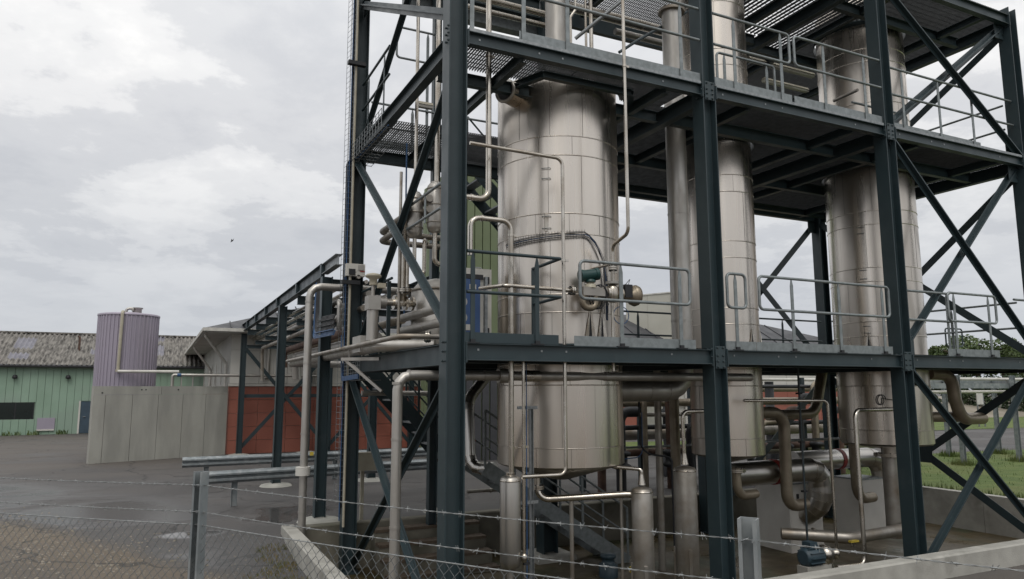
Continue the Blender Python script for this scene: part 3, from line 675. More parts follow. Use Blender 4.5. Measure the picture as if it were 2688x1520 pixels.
# cable run curved round the widest vessel
def wrap(c, a0, a1, z0, z1, e, n=24): return [(c[0] + math.cos(a0 + (a1 - a0) * i / n) * (c[2] + e), c[1] + math.sin(a0 + (a1 - a0) * i / n) * (c[2] + e), z0 + (z1 - z0) * i / n) for i in range(n + 1)]
aL = face_ang(VES[0], (1.202, 1.3, 4.151)); aM = face_ang(VES[0], (2.179, 0.6, 4.295)); aR = face_ang(VES[0], (2.462, 0.66, 4.066))
if aL > 0: aL -= 2 * math.pi
tr = thing('cable_tray', (VES[0][0], VES[0][1], 4), 'wire cable tray curving round the widest vessel and dropping to the flow meter', 'cable tray')
ZT = 4.12
wires = MB()
for e, dz in ((.03, 0), (.03, .09), (.075, .045)):
    pts = wrap(VES[0], aL, aM, ZT - .02 + dz, ZT + .08 + dz, e)
    pts += [(VES[0][0] + math.cos(aM + (aR - aM) * k) * (VES[0][2] + e), VES[0][1] + math.sin(aM + (aR - aM) * k) * (VES[0][2] + e), ZT + .08 + dz * (1 - k) - k * k * .32) for k in (.25, .5, .75, 1)]
    pts += [(VES[0][0] + math.cos(aR + .02 + dz * .6) * (VES[0][2] + e), VES[0][1] + math.sin(aR + .02 + dz * .6) * (VES[0][2] + e), z) for z in (3.6, 3.4, 3.15)]
    wires.tube(pts, .0035, 5)
for i in range(30):
    k = i / 29; a = aL + (aM - aL) * k; z = ZT - .02 + .1 * k
    for za, zb in ((-.01, .11),):
        wires.tube([(VES[0][0] + math.cos(a) * (VES[0][2] + .05), VES[0][1] + math.sin(a) * (VES[0][2] + .05), z + za), (VES[0][0] + math.cos(a) * (VES[0][2] + .06), VES[0][1] + math.sin(a) * (VES[0][2] + .06), z + zb)], .003, 4)
put('tray_wires', wires, 'dark', tr, kind='stuff')
for q, (dz, m_) in enumerate(((.02, 'dark'), (.045, 'blue'), (.07, 'dark'))):
    pts = wrap(VES[0], aL, aM, ZT - .02 + dz, ZT + .08 + dz, .05)
    pts += [(VES[0][0] + math.cos(aM + (aR - aM) * k) * (VES[0][2] + .05), VES[0][1] + math.sin(aM + (aR - aM) * k) * (VES[0][2] + .05), ZT + .08 + dz * (1 - k) - k * k * .32) for k in (.25, .5, .75, 1)]
    pts += [(VES[0][0] + math.cos(aR + .02 + dz * .6) * (VES[0][2] + .05), VES[0][1] + math.sin(aR + .02 + dz * .6) * (VES[0][2] + .05), z) for z in (3.6, 3.4, 3.05)]
    put('cable', MB().tube(pts, .0055, 6), m_, tr)

# ------------------------------------------------------------------ pipes in front of and around the vessels
X_, Y_, Z_ = (1, 0, 0), (0, 1, 0), (0, 0, 1)
# long downpipe from the top deck, clamped to the middle deck beam, into the flow meter
a = (2.436, -0.22, 7.426); b_ = (2.379, -0.22, 4.133); x0 = b_[0]
c_ = (2.459, 0.28, 4.018); d_ = (2.447, 0.28, 3.524)
pipe('downpipe', [(x0, -.22, 9.6), (x0, -.22, b_[2]), (c_[0], .28, c_[2] + .04), (c_[0], .28, d_[2])], .024, 'steel', 'long stainless downpipe strapped to the middle deck beam, kinked above the flow meter', bend=.11, clamps=[((x0, -.22, 6.451), Z_)], flanges=[((c_[0], .28, 3.743), Z_)])
# flow meter assembly
fm = (2.091, 0.28, 3.395); zf = fm[2]
t = thing('flow_meter', (fm[0], .28, zf - .2), 'stainless flow meter with teal transmitter head behind the rail loop', 'flow meter')
put('body', MB().bar((1.943, .28, zf), (2.342, .28, zf), .13, .115), 'matpipe', t)
hd = (2.091, 0.28, 3.609)
b = MB(); b.lathe((hd[0], .28, zf + .05), [(.085, 0), (.075, .05), (.05, .055), (.05, .11)], 20); put('neck', b, 'cream', t)
b = MB(); b.lathe((hd[0], .28, zf + .13), [(.075, 0), (.075, .03), (.05, .04), (.045, .11)], 20); b.tube([(hd[0] - .14, .30, hd[2] - .005), (hd[0] + .11, .26, hd[2] + .035)], .075, 22); b.tube([(hd[0] - .145, .3005, hd[2] - .006), (hd[0] - .10, .297, hd[2] + .002)], .084, 22); b.tube([(hd[0] + .07, .267, hd[2] + .029), (hd[0] + .115, .2593, hd[2] + .036)], .084, 22); put('transmitter_head', b, 'teal', t)
b = MB(); b.tube([(fm[0] - .13, .27, zf - .05), (fm[0] - .13, .27, zf - .22), (fm[0] + .07, .27, zf - .22), (fm[0] + .07, .27, zf - .05)], .045, 16, .1, 8); put('bend', b, 'brownpipe', t)
pp = (2.448, 0.28, 3.388)
b = MB(); b.lathe((pp[0], .28, pp[2]), [(.05, -.12), (.085, -.07), (.085, .07), (.05, .12)], 20); b.tube([(pp[0] - .12, .28, pp[2]), (pp[0] + .2, .28, pp[2])], .055, 18); put('valve_body', b, 'steel', t)
for dx in (-.1, .11): put('flange', MB().disc((pp[0] + dx, .28, pp[2]), X_, .1, .035, 24), 'steel', t)
put('flange', MB().disc((pp[0], .28, pp[2] + .15), Z_, .095, .035, 24), 'grey', t)
pw = (2.794, 0.28, 3.38)
w_ = MB().lathe(pw, [(.07, -.2), (.08, -.06), (.135, -.03), (.15, .02), (.135, .06), (.04, .075)], 28, X_); put('blind_flange', w_, 'brownpipe', t)
put('actuator', MB().box((pw[0] - .19, .20, pw[2] - .04), (pw[0] - .07, .36, pw[2] + .14)), 'dark', t)
cb = MB(); cq = (2.204, 0.2, 3.33)
cb.tube([(cq[0] + math.cos(k * .35) * .115, .2 + .004 * k, cq[2] + math.sin(k * .35) * .16) for k in range(38)], .009, 6); cb.tube([(2.32, 0.3, 3.736), (2.293, 0.22, 3.435), (2.305, 0.2, 3.184), (2.328, 0.2, 3.238)], .008, 6, .05); put('coiled_cable', cb, 'dark', t)
an = MB(); an.tube([(2.634, 0.28, 3.499), (2.739, 0.28, 3.606)], .005, 5); an.tube([(2.699, 0.28, 3.493), (2.735, 0.28, 3.597)], .004, 5); put('wire_tail', an, 'dark', t)
yy = (1.805, 0.28, 3.396)
pipe('pipe', [(0.672, .75, zf + .02), (0.804, .28, zf + .01), (yy[0] + .02, .28, zf)], .026, 'steel', 'level stainless pipe feeding the flow meter from the left', bend=.1, flanges=[((yy[0], .28, zf), X_)])
sp_ = (2.449, 0.3, 3.093)
pipe('pipe', [(sp_[0], .3, zf - .1), (sp_[0], .3, Z1 - .3)], .022, 'steel', 'thin stainless pipe dropping from the flow meter through the lowest deck')
pipe('bracket_arm', [(2.309, 0.6, 3.772), (2.407, 0.3, 3.788)], .018, 'matpipe', 'slanting bracket arm holding the downpipe off the widest vessel', 'bracket', clamps=[((c_[0], .28, c_[2] - .33), Z_)])
bl = MB(); bq = (2.593, 0.3, 3.099)
bl.tube([(bq[0] + math.cos(k * .3) * .125, .3, bq[2] + math.sin(k * .3) * .12) for k in range(22)], .006, 6); solo('cable_loop', bl, 'blue', 'thin blue cable hanging in a loop behind the rail post by the flow meter', 'cable')
# inverted U over the first rail
u0 = (0.342, 0.3, 3.812); u1 = (0.465, 0.3, 4.258); u2 = (0.911, 0.3, 4.065); zt_ = 4.252
pipe('pipe', [(u0[0], .3, u0[2] - .05), (u0[0], .3, zt_), (u2[0], .3, zt_), (u2[0], .3, 1.0)], .034, 'steel', 'bright stainless pipe in an inverted U beside the corner column', bend=.13, clamps=[((u0[0] + .16, .3, zt_), X_), ((u2[0], .3, u2[2]), Z_), ((u2[0], .3, 1.377), Z_)])
# tall loop pipe: from the corner column across and down to the separator
l0 = (0.25, 0.1, 5.146); l1 = (1.574, 0.1, 5.06); l2 = (1.562, 0.1, 1.036); l3 = (0.957, 0.1, 0.985)
pipe('pipe', [(l0[0], .1, l0[2]), (l1[0], .1, l0[2] - .02), (l1[0], .1, l2[2]), (l3[0], .1, l2[2] + .005)], .024, 'steel', 'slim stainless pipe crossing the widest vessel and running down past both decks', bend=.10, clamps=[((l1[0], .1, 3.756), Z_)])
# vertical pipe left, top deck down to an elbow behind the corner column
v0 = (0.614, 0.35, 7.083); v1 = (0.379, 0.35, 4.521)
pipe('pipe', [(v0[0], .35, 9.6), (v0[0], .35, v1[2]), (v0[0] - .5, .35, v1[2] + .0)], 0.037, 'steel', 'vertical stainless pipe right of the corner column ending in an elbow', bend=.13, clamps=[((v1[0], .35, v1[2]), X_), ((v0[0], .35, 6.476), Z_)])
# bundle beside the separator
s2 = (1.042, 0.22, 1.764)
pipe('pipe', [(s2[0], .22, Z1 + .0), (s2[0], .22, -.55)], 0.02, 'steel', 'thin stainless riser right of the separator with a small drain valve', clamps=[((s2[0], .22, 1.387), Z_)])
t = thing('drain_valve', (1.034, 0.2, 0.067), 'small chrome drain valve on the thin riser near the pit floor', 'valve')
dv = Vector((1.034, 0.2, 0.067)); put('body', MB().lathe(dv, [(.02, -.05), (.038, -.03), (.038, .03), (.02, .05)], 16), 'steel', t); put('handle', MB().box(dv + Vector((-.01, -.02, -.08)), dv + Vector((.07, .02, -.05))), 'dark', t)
s3 = (1.28, 0.5, 1.164)
t = thing('support_post', (s3[0], .5, ZP), 'narrow galvanised channel post with cable clips beside the thin riser', 'post')
put('channel', MB().prof((s3[0], .5, ZP), (s3[0], .5, 1.87), csec(.05, .045, .006), (1, 0, 0)), 'galv', t)
for zz in (1.86, 0.673): put('cross_arm', MB().box((s3[0] - .2, .46, zz - .02), (s3[0] + .09, .478, zz + .02)), 'galv', t)
bc = (1.2, 0.45, 1.365)
solo('cable', MB().tube([(bc[0], .45, Z1 - .2), (bc[0], .45, 0.2), (bc[0] - .01, .44, ZP)], .008, 6), 'blue', 'blue cable clipped to the channel post below the widest vessel', 'cable')

def separator(px_, y, zb, zt_, rad, label, legs=True, m='stainless_tank'):
    t = thing('separator_pot', (px_, y, zb), label, 'small vessel', 'small upright stainless pots')
    put('shell', MB().lathe((px_, y, 0), [(rad * .3, zb - .07), (rad * .85, zb - .03), (rad, zb + .04), (rad, zt_ - .05), (rad * .9, zt_ - .012), (rad * .45, zt_ + .015), (.03, zt_ + .02)], 32), m, t)
    put('weld_seam', MB().lathe((px_, y, zt_ - .05), [(rad, -.01), (rad + .004, -.005), (rad + .004, .005), (rad, .01)], 32, caps=False), 'steel', t)
    if legs:
        for k in range(3):
            a = -2.0 + k * 2.09; put('leg', MB().bar((px_ + math.cos(a) * (rad + .012), y + math.sin(a) * (rad + .012), ZP), (px_ + math.cos(a) * (rad + .012), y + math.sin(a) * (rad + .012), zb + .5), .05, .03, (math.cos(a), math.sin(a), 0)), 'matpipe', t)
    return t
sa = (0.896, 0.3, 0.643); r1 = 0.129
t = separator(sa[0], .3, -0.055 + .05, 1.031, r1, 'silver separator pot under the near end of the lowest deck, closest to the corner column', False)
put('drain', MB().tube([(sa[0], .3, -0.055), (sa[0], .3, ZP)], .04, 14), 'matpipe', t)
put('flange', MB().disc((sa[0], .3, 1.059), Z_, .055, .03), 'steel', t)
sb = (2.97, 0.45, 0.27); r2 = 0.146
t = separator(sb[0], .45, ZP + .25, 0.75, r2, 'middle separator pot with a conical neck, lower than the one beside it', m='matpipe')
cn = (2.978, 0.45, 0.906); zz0 = 0.792
put('neck', MB().lathe((sb[0], .45, zz0), [(.055, 0), (.05, .02), (.028, .14)], 20), 'steel', t)
pipe('pipe', [(sb[0], .45, zz0 + .13), (sb[0], .45, 1.0), (2.722, .75, 1.018)], .027, 'steel', 'bent stainless pipe from the neck of the middle separator pot to the vessel foot', bend=.09)
q1 = (2.867, 0.8, 0.854)
pipe('pipe', [(q1[0], .8, 0.981), (q1[0], .8, ZP + .05)], .022, 'matpipe', 'thin upright pipe behind the middle separator pot')
e0 = (2.187, 1.3, 0.73); e1 = (2.917, 0.6, 0.653)
pipe('pipe', [(VES[0][0] - .55, 1.2, .93), (VES[0][0] - .55, 1.2, 0.575), (e1[0] - .1, .62, 0.653), (e1[0] + .1, .5, 0.653)], .045, 'steel', 'gleaming outlet pipe from the bottom of the widest vessel to the middle pot', bend=.16, flanges=[((VES[0][0] - .55, 1.2, 0.745), Z_)])
pipe('pipe', [(2.174, 1.0, 0.588), (2.174, 1.0, ZP)], .03, 'matpipe', 'upright grey prop pipe under the outlet of the widest vessel')
sc_ = (4.162, 1.0, 0.311); r3 = 0.172
t = separator(sc_[0], 1.0, ZP + .25, 0.922, r3, 'tallest separator pot, just left of the second front column', m='matpipe')
zz1 = 0.964
put('neck', MB().lathe((sc_[0], 1.0, zz1), [(.06, 0), (.055, .02), (.03, .16)], 20), 'steel', t)
k0 = (4.153, 1.0, 1.452); k1 = (4.551, 1.0, 1.752)
pipe('pipe', [(sc_[0], 1.0, zz1 + .15), (sc_[0] - .01, 1.0, k1[2]), (k1[0] + .5, 1.0, k1[2])], 0.03, 'steel', 'slim bent pipe rising from the tallest separator pot towards the slim vessel', bend=.1)
# big header below the lowest deck
hz = 2.268; hr = 0.053
fx = -0.465; frr = 0.062
t = pipe('header_pipe', [(fx, .62, ZP + .02), (fx, .62, hz), (5.2, .62, hz)], frr, 'jacket', 'broad jacketed pipe rising left of the corner column then running under the lowest deck', bend=.17, steps=3, n=20,
    rings=[((fx, .62, z), Z_) for z in (1.503, 0.478, 2.169)] + [((x, .62, hz), X_) for x in (-0.327, 0.69, 2.525, 3.495)])
pz = MB(); xa, xb = 0.876, 1.02; pz.tube([(xa, .62, hz), (xb, .62, hz)], frr * 1.5, 24); put('expansion_sleeve', pz, 'jacket', t)
xa, xb = 1.246, 1.477; put('valve_jacket', MB().tube([(xa, .62, hz), (xb, .62, hz)], frr * 1.22, 24), 'steel', t)
# overhead duct joining the widest vessel to the riser behind the second column
dz_ = 2.069; dr_ = 0.127
rx = (4.612, 1.3, 4.356); rr_ = 0.183
t = pipe('vapour_duct', [(VES[0][0] + .8, 1.5, dz_), (4.612, 1.5, dz_), (4.612, 1.5, 8.6)], rr_ * .93, 'jacket', 'fat vapour duct leaving the widest vessel low and rising left of the second column', 'duct', bend=.36, steps=5, n=28,
    rings=[((x, 1.5, dz_), X_) for x in (3.875, 4.237)] + [((4.612, 1.5, z), Z_) for z in (3.2, 5.0, 6.9)])
put('top_flange', MB().disc((4.612, 1.5, 8.62), Z_, rr_ * 1.25, .05, 28), 'matpipe', t)
# thin drop pipe with cables, right of the widest vessel
tx = (4.218, 2.2, 1.544)
solo('cable', MB().tube([(tx[0], 2.2, 1.882), (tx[0], 2.2, 1.035), (tx[0] + .5, 2.0, 0.96), (4.706, 2.0, 0.779), (4.712, 2.0, ZP)], .016, 8, .25), 'dark', 'black cable hanging between the vessels and curving down to the pit', 'cable')
solo('cable', MB().tube([(tx[0] + .05, 2.2, 1.704), (tx[0] + .05, 2.2, 0.971), (tx[0] - .6, 2.3, 0.922)], .009, 6, .15), 'blue', 'thin blue cable looping beside the black cable right of the widest vessel', 'cable')
pp1 = (4.908, 2.6, 1.178)
pipe('pipe', [(pp1[0], 2.6, Z1), (pp1[0], 2.6, ZP)], 0.062, 'matpipe', 'plain grey upright pipe between the widest and the slim vessel', n=20)
pp2 = (5.743, 3.2, 1.113)
pipe('pipe', [(pp2[0], 3.2, Z1), (pp2[0], 3.2, ZP)], 0.091, 'brownpipe', 'thick brown insulated upright pipe between the widest and the slim vessel', n=20)
pipe('rail_pipe', [(4.888, 3.6, 1.0), (6.68, 3.6, 0.991)], .022, 'galv', 'level galvanised pipe crossing behind the two upright pipes', 'pipe')
pipe('rail_pipe', [(7.821, 3.0, 1.057), (9.953, 3.0, 1.051)], .028, 'galv', 'level galvanised pipe behind the slim vessel foot, right side', 'pipe')

# ------------------------------------------------------------------ stairs
def stairs(name, foot, head, wid, n, label, m='paint'):
    f0, h0 = Vector(foot), Vector(head); t = thing(name, foot, label, 'staircase', 'steel staircases')
    d = h0 - f0; hor = Vector((d.x, d.y, 0)).normalized(); side = Vector((-hor.y, hor.x, 0)) * wid / 2
    for s in (-1, 1): put('stringer', MB().bar(f0 + side * s, h0 + side * s, .012, .24), m, t)
    for k in range(n):
        p = f0 + d * ((k + .5) / n); tr_ = MB(); q = p - hor * .12; e = p + hor * .12
        tr_.poly([tuple(q - side * .97), tuple(q + side * .97), tuple(e + side * .97), tuple(e - side * .97)], .035); put('tread', tr_, 'galv', t)
    up = Vector((0, 0, 1))
    for s in (-1, 1):
        b = MB(); b.tube([f0 + side * s + up * .95, h0 + side * s + up * .95], .02, 8); b.tube([f0 + side * s + up * .5, h0 + side * s + up * .5], .016, 8); put('hand_rail', b, m, t)
        for k in range(4): p = f0 + d * (k / 3.0) + side * s; put('baluster', MB().bar(p, p + up * .95, .04, .02), m, t)
    return t
stairs('staircase', (4.72, 3.75, ZP), (1.9, 3.75, .55 + .25), .8, 8, 'grey steel stairs climbing out of the pit behind the separator pots', 'galv_rail')
stairs('staircase', (2.0, 5.9, .9), (.35, 5.9, Z1), .8, 8, 'dark steel stair flight behind the corner column under the lowest deck')
stairs('staircase', (6.0, 6.0, 3.35), (2.45, 6.0, 6.83), .85, 14, 'dark upper stair flight against the tall green cladding')

# ------------------------------------------------------------------ equipment behind the left face
def pot(px_, y, zb, zt_, rad, label):
    t = thing('reflux_pot', (px_, y, zb), label, 'small vessel', 'small pots on the left face')
    put('shell', MB().lathe((px_, y, 0), [(.03, zb - .06), (rad * .8, zb - .03), (rad, zb + .03), (rad, zt_ - .08), (rad * .55, zt_ - .01), (.03, zt_)], 28), 'jacket', t)
    for z in (zb + .1, (zb + zt_) / 2, zt_ - .12): put('strap', MB().lathe((px_, y, z), [(rad, -.012), (rad + .008, -.01), (rad + .008, .01), (rad, .012)], 28, caps=False), 'matpipe', t)
    return t
ra = (0.235, 2.2, 4.682); r_a = 0.121
pot(ra[0], 2.2, 4.383, 5.044, r_a, 'left upright pot with straps hanging behind the crossing brace')
rb = (0.48, 2.0, 4.823); r_b = 0.118
pot(rb[0], 2.0, 4.445, 5.181, r_b, 'right upright pot with straps, half hidden by the corner column')
pipe('pipe', [(ra[0], 2.2, ra[2] + .3), (ra[0], 2.2, 9.6)], 0.027, 'steel', 'thin vertical pipe rising from the left strapped pot through the middle deck')
pipe('pipe', [(rb[0] + .02, 2.0, rb[2] + .3), (rb[0] + .02, 2.0, 9.6)], 0.038, 'steel', 'vertical pipe rising from the right strapped pot beside the corner column', clamps=[((rb[0] + .02, 2.0, 7.896), Z_)])
for (zx, zl, px_, yy_, w, lab) in (((0.241, 2.2, 4.343), (0.25, 2.2, 3.79), ra[0], 2.2, .03, 'left'), ((0.492, 2.0, 4.426), (0.508, 2.0, 3.935), rb[0], 2.0, .036, 'right')):
    pipe('siphon_pipe', [(px_, yy_, zx[2] + .05), (px_, yy_, zl[2]), (px_ + .17, yy_ + .05, zl[2]), (px_ + .17, yy_ + .05, zl[2] + .55), (px_ + .3, yy_ + .3, zl[2] + .55)], w, 'steel', 'U shaped siphon pipe under the ' + lab + ' strapped pot', bend=.08)
# condenser bundle: three uprights
for k, (zx, w, lab) in enumerate(((548, 22, 'thinnest, square-topped upright pipe of the bundle beside the crossing braces'), (575, 34, 'middle upright pipe of the bundle beside the crossing braces'), (607, 30, 'right-hand upright pipe of the bundle beside the crossing braces'))):
    p = Vector((0, 0, 0))
    pp = ((0.131, 2.6, 3.9), (0.186, 2.6, 3.904), (0.253, 2.6, 3.909))[k]
    top = ((0.136, 2.6, 5.447), (0.169, 2.6, 4.825), (0.237, 2.6, 4.77))[k][2]; bot = (Z1, 3.541, 3.545)[k]
    pipe('pipe', [(pp[0], 2.6, bot), (pp[0], 2.6, top)], (0.024, 0.036, 0.032)[k], ('matpipe', 'steel', 'steel')[k], lab, flanges=[((pp[0], 2.6, bot + .05), Z_)] if k else [])
vx = (0.673, 2.9, 3.275); vr = 0.4
vx0 = 0.443
t = thing('receiver_tank', (vx0 + vr, 2.9, Z1), 'plain grey cylindrical receiver tank on the lowest deck left of the control cabinet', 'tank')
put('shell', MB().lathe((vx0 + vr, 2.9, 0), [(vr, Z1 + .04), (vr, 3.651), (vr * .7, 3.651 + .14), (.05, 3.651 + .2)], 40), 'jacket', t)
put('rim', MB().lathe((vx0 + vr, 2.9, 3.651), [(vr, -.02), (vr + .015, -.015), (vr + .015, .015), (vr, .02)], 40, caps=False), 'matpipe', t)
for za, zb, lab in (((0.35, 3.1, 3.224), (0.35, 1.426, 3.233), 'upper'), ((0.35, 3.129, 3.02), (0.35, 1.419, 3.036), 'lower')):
    pipe('pipe', [(.35, za[1], za[2] - .01), (.35, .55, za[2] - .02)], 0.063, 'jacket', lab + ' of two fat jacketed pipes side by side behind the left deck beam', n=20, rings=[((.35, 2.0, za[2] - .015), Y_)])
# fat pipes that swing round at the back left corner
for (e_, f_, lab) in (((0.054, 4.4, 4.888), (0.35, 3.398, 5.214), 'upper'), ((0.059, 4.4, 4.724), (0.35, 3.293, 4.935), 'lower')):
    pipe('pipe', [(1.8, 4.55, e_[2]), (.36, 4.55, e_[2]), (.36, 1.9, e_[2] + .0)], 0.054, 'matpipe', lab + ' grey pipe swinging round the far left corner behind the brace', bend=.16, n=18)
# control valve on the left face
ob = (-0.25, 2.672, 3.096); t = thing('control_valve', (-.25, ob[1], 2.801), 'tall control valve with mushroom shaped cream actuator standing on the jacketed line', 'valve')
cy_ = ob[1]
put('actuator', MB().lathe((-.25, cy_, 0), [(.06, 3.655), (.06, 3.746), (.118, 3.777), (.126, 3.795), (.1, 3.82), (.03, 3.838)], 28), 'cream', t)
put('positioner', MB().box((-.21, cy_ - .17, 3.601), (-.10, cy_ - .065, 3.671)), 'cream', t)
put('stem', MB().tube([(-.25, cy_, 3.492), (-.25, cy_, 3.661)], .028, 12), 'jacket', t)
put('square_jacket', MB().box((-.345, cy_ - .105, 3.276), (-.155, cy_ + .105, 3.485)), 'grey', t)
put('round_jacket', MB().lathe((-.25, cy_, 0), [(.085, 2.819), (.085, 3.287)], 24), 'jacket', t)
bp = (-0.25, 6.258, 2.702); bz = 2.712
pipe('jacketed_line', [(1.1, 10.2, bz), (-.25, 10.2, bz), (-.25, 6, bz), (-.25, 2.2, bz), (.4, 1.7, bz)], 0.083, 'jacket', 'fat metal jacketed line running from the pipe rack past the left face', bend=.3, n=20, rings=[((-.25, y, bz), Y_) for y in (3.2, 4.2, 5.6, 7.2, 9.6)])
put('box_jacket', MB().box((-.36, 2.935, bz - .05), (-.12, 3.729 - .3, bz + .2)), 'grey', bpy.data.objects['jacketed_line'])
s0 = (-0.38, 9.774, 2.76); s1 = (-0.38, 1.312, 2.703); s2_ = (-0.38, 0.882, 2.768); s3_ = (-0.3, -0.376, 2.682)
pipe('pipe', [(-.38, s0[1], s0[2]), (-.38, s1[1], s0[2] + .0), (-.34, s2_[1], s2_[2]), (0.157 + .6, 0.871 - .1, s2_[2])], 0.033, 'matpipe', 'slimmer pipe stepping up beside the jacketed line, flange near the corner column', bend=.18, flanges=[((0.009, 0.907, s2_[2]), (1, -.4, 0))], clamps=[((-.38, 3.767, s0[2]), Y_)])
t = thing('support_bracket', (-.1, DP - .4, 2.2), 'pale steel angle bracket under the jacketed line at the far left column', 'bracket')
q0 = (-0.45, 3.523, 2.569)
put('arm', MB().bar((-.5, q0[1], q0[2]), (.0, q0[1] - .4, q0[2] + .0), .05, .05), 'jacket', t); put('strut', MB().bar((-.45, q0[1], q0[2]), (.02, q0[1] - .5, q0[2] - .5), .045, .045), 'jacket', t)
put('hanger', MB().bar((-.38, q0[1], q0[2]), (-.38, q0[1], s0[2]), .02, .02), 'jacket', t)
t = thing('dark_rail', (.1, 4, 3.6), 'single dark post with a slanting open ended rail beside the control valve', 'guard rail')
g0 = (0.1, 2.883, 3.814); g1 = (0.1, 5.19, 3.821); gp = (0.1, 3.031, 3.785)
put('rail', MB().tube([g0, (.1, DP - .1, g0[2] - .0)], .022, 10), 'paint', t); put('post', MB().bar((.1, gp[1], Z1), (.1, gp[1], gp[2]), .06, .03), 'paint', t)
pg = (0.073, 2.7, 3.411)
t = thing('flanged_valve', pg, 'flanged stainless valve at the foot of the upright pipe bundle', 'valve')
v_ = Vector(pg); put('body', MB().tube([v_ + Vector((-.2, 0, 0)), v_ + Vector((.35, 0, 0))], .055, 18), 'steel', t)
for dx in (.02, .2, .3): put('flange', MB().disc(v_ + Vector((dx, 0, 0)), X_, .11, .035, 22), 'steel', t)
put('bonnet', MB().lathe(v_ + Vector((.14, 0, 0)), [(.06, 0), (.06, .12), (.09, .13), (.09, .16)], 18), 'steel', t); put('jacket_end', MB().tube([v_ + Vector((-.27, 0, .0)), v_ + Vector((-.12, 0, .0))], .1, 20), 'jacket', t)
# fat upright pipe in the pit corner with the long level run
e_ = (-0.776, 5.02, 3.9)
pipe('jacketed_riser', [(e_[0], 5.02 - .12, ZP + .05), (e_[0], 4.95, e_[2]), (1.6, 5.05, e_[2] + .02)], 0.066, 'jacket', 'matte jacketed riser standing in the left pit corner, elbow at the top', bend=.2, steps=3, n=20, rings=[((e_[0], 4.9 + .05 * (z + 1) / 5, z), Z_) for z in (.05, 1.35, 2.55, 3.62)])
solo('pipe_label', MB().disc((e_[0] - .02, 4.87, 0.731), Z_, .122, .14, 20), 'white', 'white band round the matte riser at guard rail height', 'band')
solo('warning_tag', MB().box((e_[0] + .06, 4.72, 0.995), (e_[0] + .12, 4.735, 1.054)), 'yellow', 'small yellow tag on the matte riser', 'tag')
# cable ladder up the far left column
cl = (-0.268, 4.78, 7.778); xl, xr = -0.266, -0.2
t = thing('cable_ladder', (-.2, 4.8, ZP), 'vertical wire cable ladder with blue and black cables along the far left column', 'cable ladder')
w_ = MB(); 
for (x, y) in ((-.19, 4.86), (-.175, 4.76), (-.16, 4.66), (-.24, 4.69), (-.265, 4.85)): w_.tube([(x, y, .2), (x, y, 12)], .004, 4)
for k in range(118):
    z = .2 + k * .1; w_.tube([(-.265, 4.85, z), (-.24, 4.69, z), (-.16, 4.66, z), (-.19, 4.86, z)], .0035, 4)
put('ladder_wires', w_, 'galv', t, kind='stuff')
for k in range(3): put('cable', MB().tube([(-.2 + .02 * k, 4.70 + .02 * k, -.1 + .1 * k), (-.2 + .02 * k, 4.70 + .02 * k, 12)], .010, 6), 'blue' if k == 0 else 'dark', t)
put('conduit', MB().tube([(-.14, 4.64, -.2), (-.14, 4.64, 12)], .022, 8), 'cream', t); put('conduit', MB().tube([(-.13, 4.7, -.2), (-.13, 4.7, 12)], .018, 8), 'matpipe', t)
for zq in (8.02, 3.966):
    put('clamp_block', MB().box((-.3, 4.55, zq - .04), (.02, 4.65, zq + .03)), 'dark', t)
jb = (-0.018, 4.72, 4.19)
t = thing('socket_box', (jb[0], 4.7, jb[2]), 'small cream socket box with a red corner fixed to the far left column', 'electrical box')
put('case', MB().box((jb[0] - .2, 4.6, jb[2] - .11), (jb[0] + .13, 4.74, jb[2] + .11)), 'cab', t); put('socket', MB().box((jb[0] - .16, 4.57, jb[2] - .09), (jb[0] - .05, 4.6, jb[2] + .01)), 'dark', t); put('cover', MB().box((jb[0] + .0, 4.585, jb[2] + .0), (jb[0] + .1, 4.6, jb[2] + .09)), 'grey', t); put('red_mark', MB().box((jb[0] + .04, 4.592, jb[2] - .03), (jb[0] + .12, 4.6, jb[2] - .01)), 'redp', t)
# swag of cables between the ladder and the pipe rack
t = thing('cable_bundle', (-.3, 5, 3), 'swag of black and blue cables hanging from the rack to the cable ladder', 'cables')
CZ0, CZ1, CZ2, CZ3, CYL = 3.397, 3.044, 3.465, 3.088, 6.479
for k in range(16):
    f_ = k / 15; blue = k > 10; x = -.36 - .008 * (k % 4); zr_ = CZ0 + (CZ1 - CZ0) * f_; zl_ = CZ2 + (CZ3 - CZ2) * f_; yl_ = CYL + .35 * (1 - f_) * -1 + .1
    put('cable', MB().tube([(x, 4.72, zr_), (x, yl_ - .1, zl_), (x, yl_, zl_ + .05), (x + .02, yl_ + .02, 4.2)], .012, 6, .5, 8), 'blue' if blue else 'dark', t)
t = thing('cable_tray', (-.2, 4, 2.2), 'wire mesh cable tray hanging under the left deck beam with blue cable trim', 'cable tray')
c0 = (-0.2, 4.818, 2.302); c1 = (-0.2, 3.376, 2.281); w_ = MB()
ya, yb, za, zb = 3.55, 4.75, 2.245, 2.542
for k in range(9): y = ya + (yb - ya) * k / 8; w_.tube([(-.2, y, za), (-.2, y, zb)], .005, 4); w_.tube([(-.2, y, za), (.15, y, za)], .005, 4)
for k in range(6): z = za + (zb - za) * k / 5; w_.tube([(-.2, ya, z), (-.2, yb, z)], .005, 4)
put('tray_wires', w_, 'galv', t, kind='stuff')
for k in range(4): put('cable', MB().tube([(-.22, yb + .1, zb + .5), (-.22, yb - .02 * k, za + .02 * k), (-.22, ya, za + .02 * k + .03)], .012, 6, .1), 'blue', t)
t = thing('cable_tray', (-.1, 4, Z2), 'wire mesh cable tray along the left middle deck beam curving to the ladder', 'cable tray'); w_ = MB()
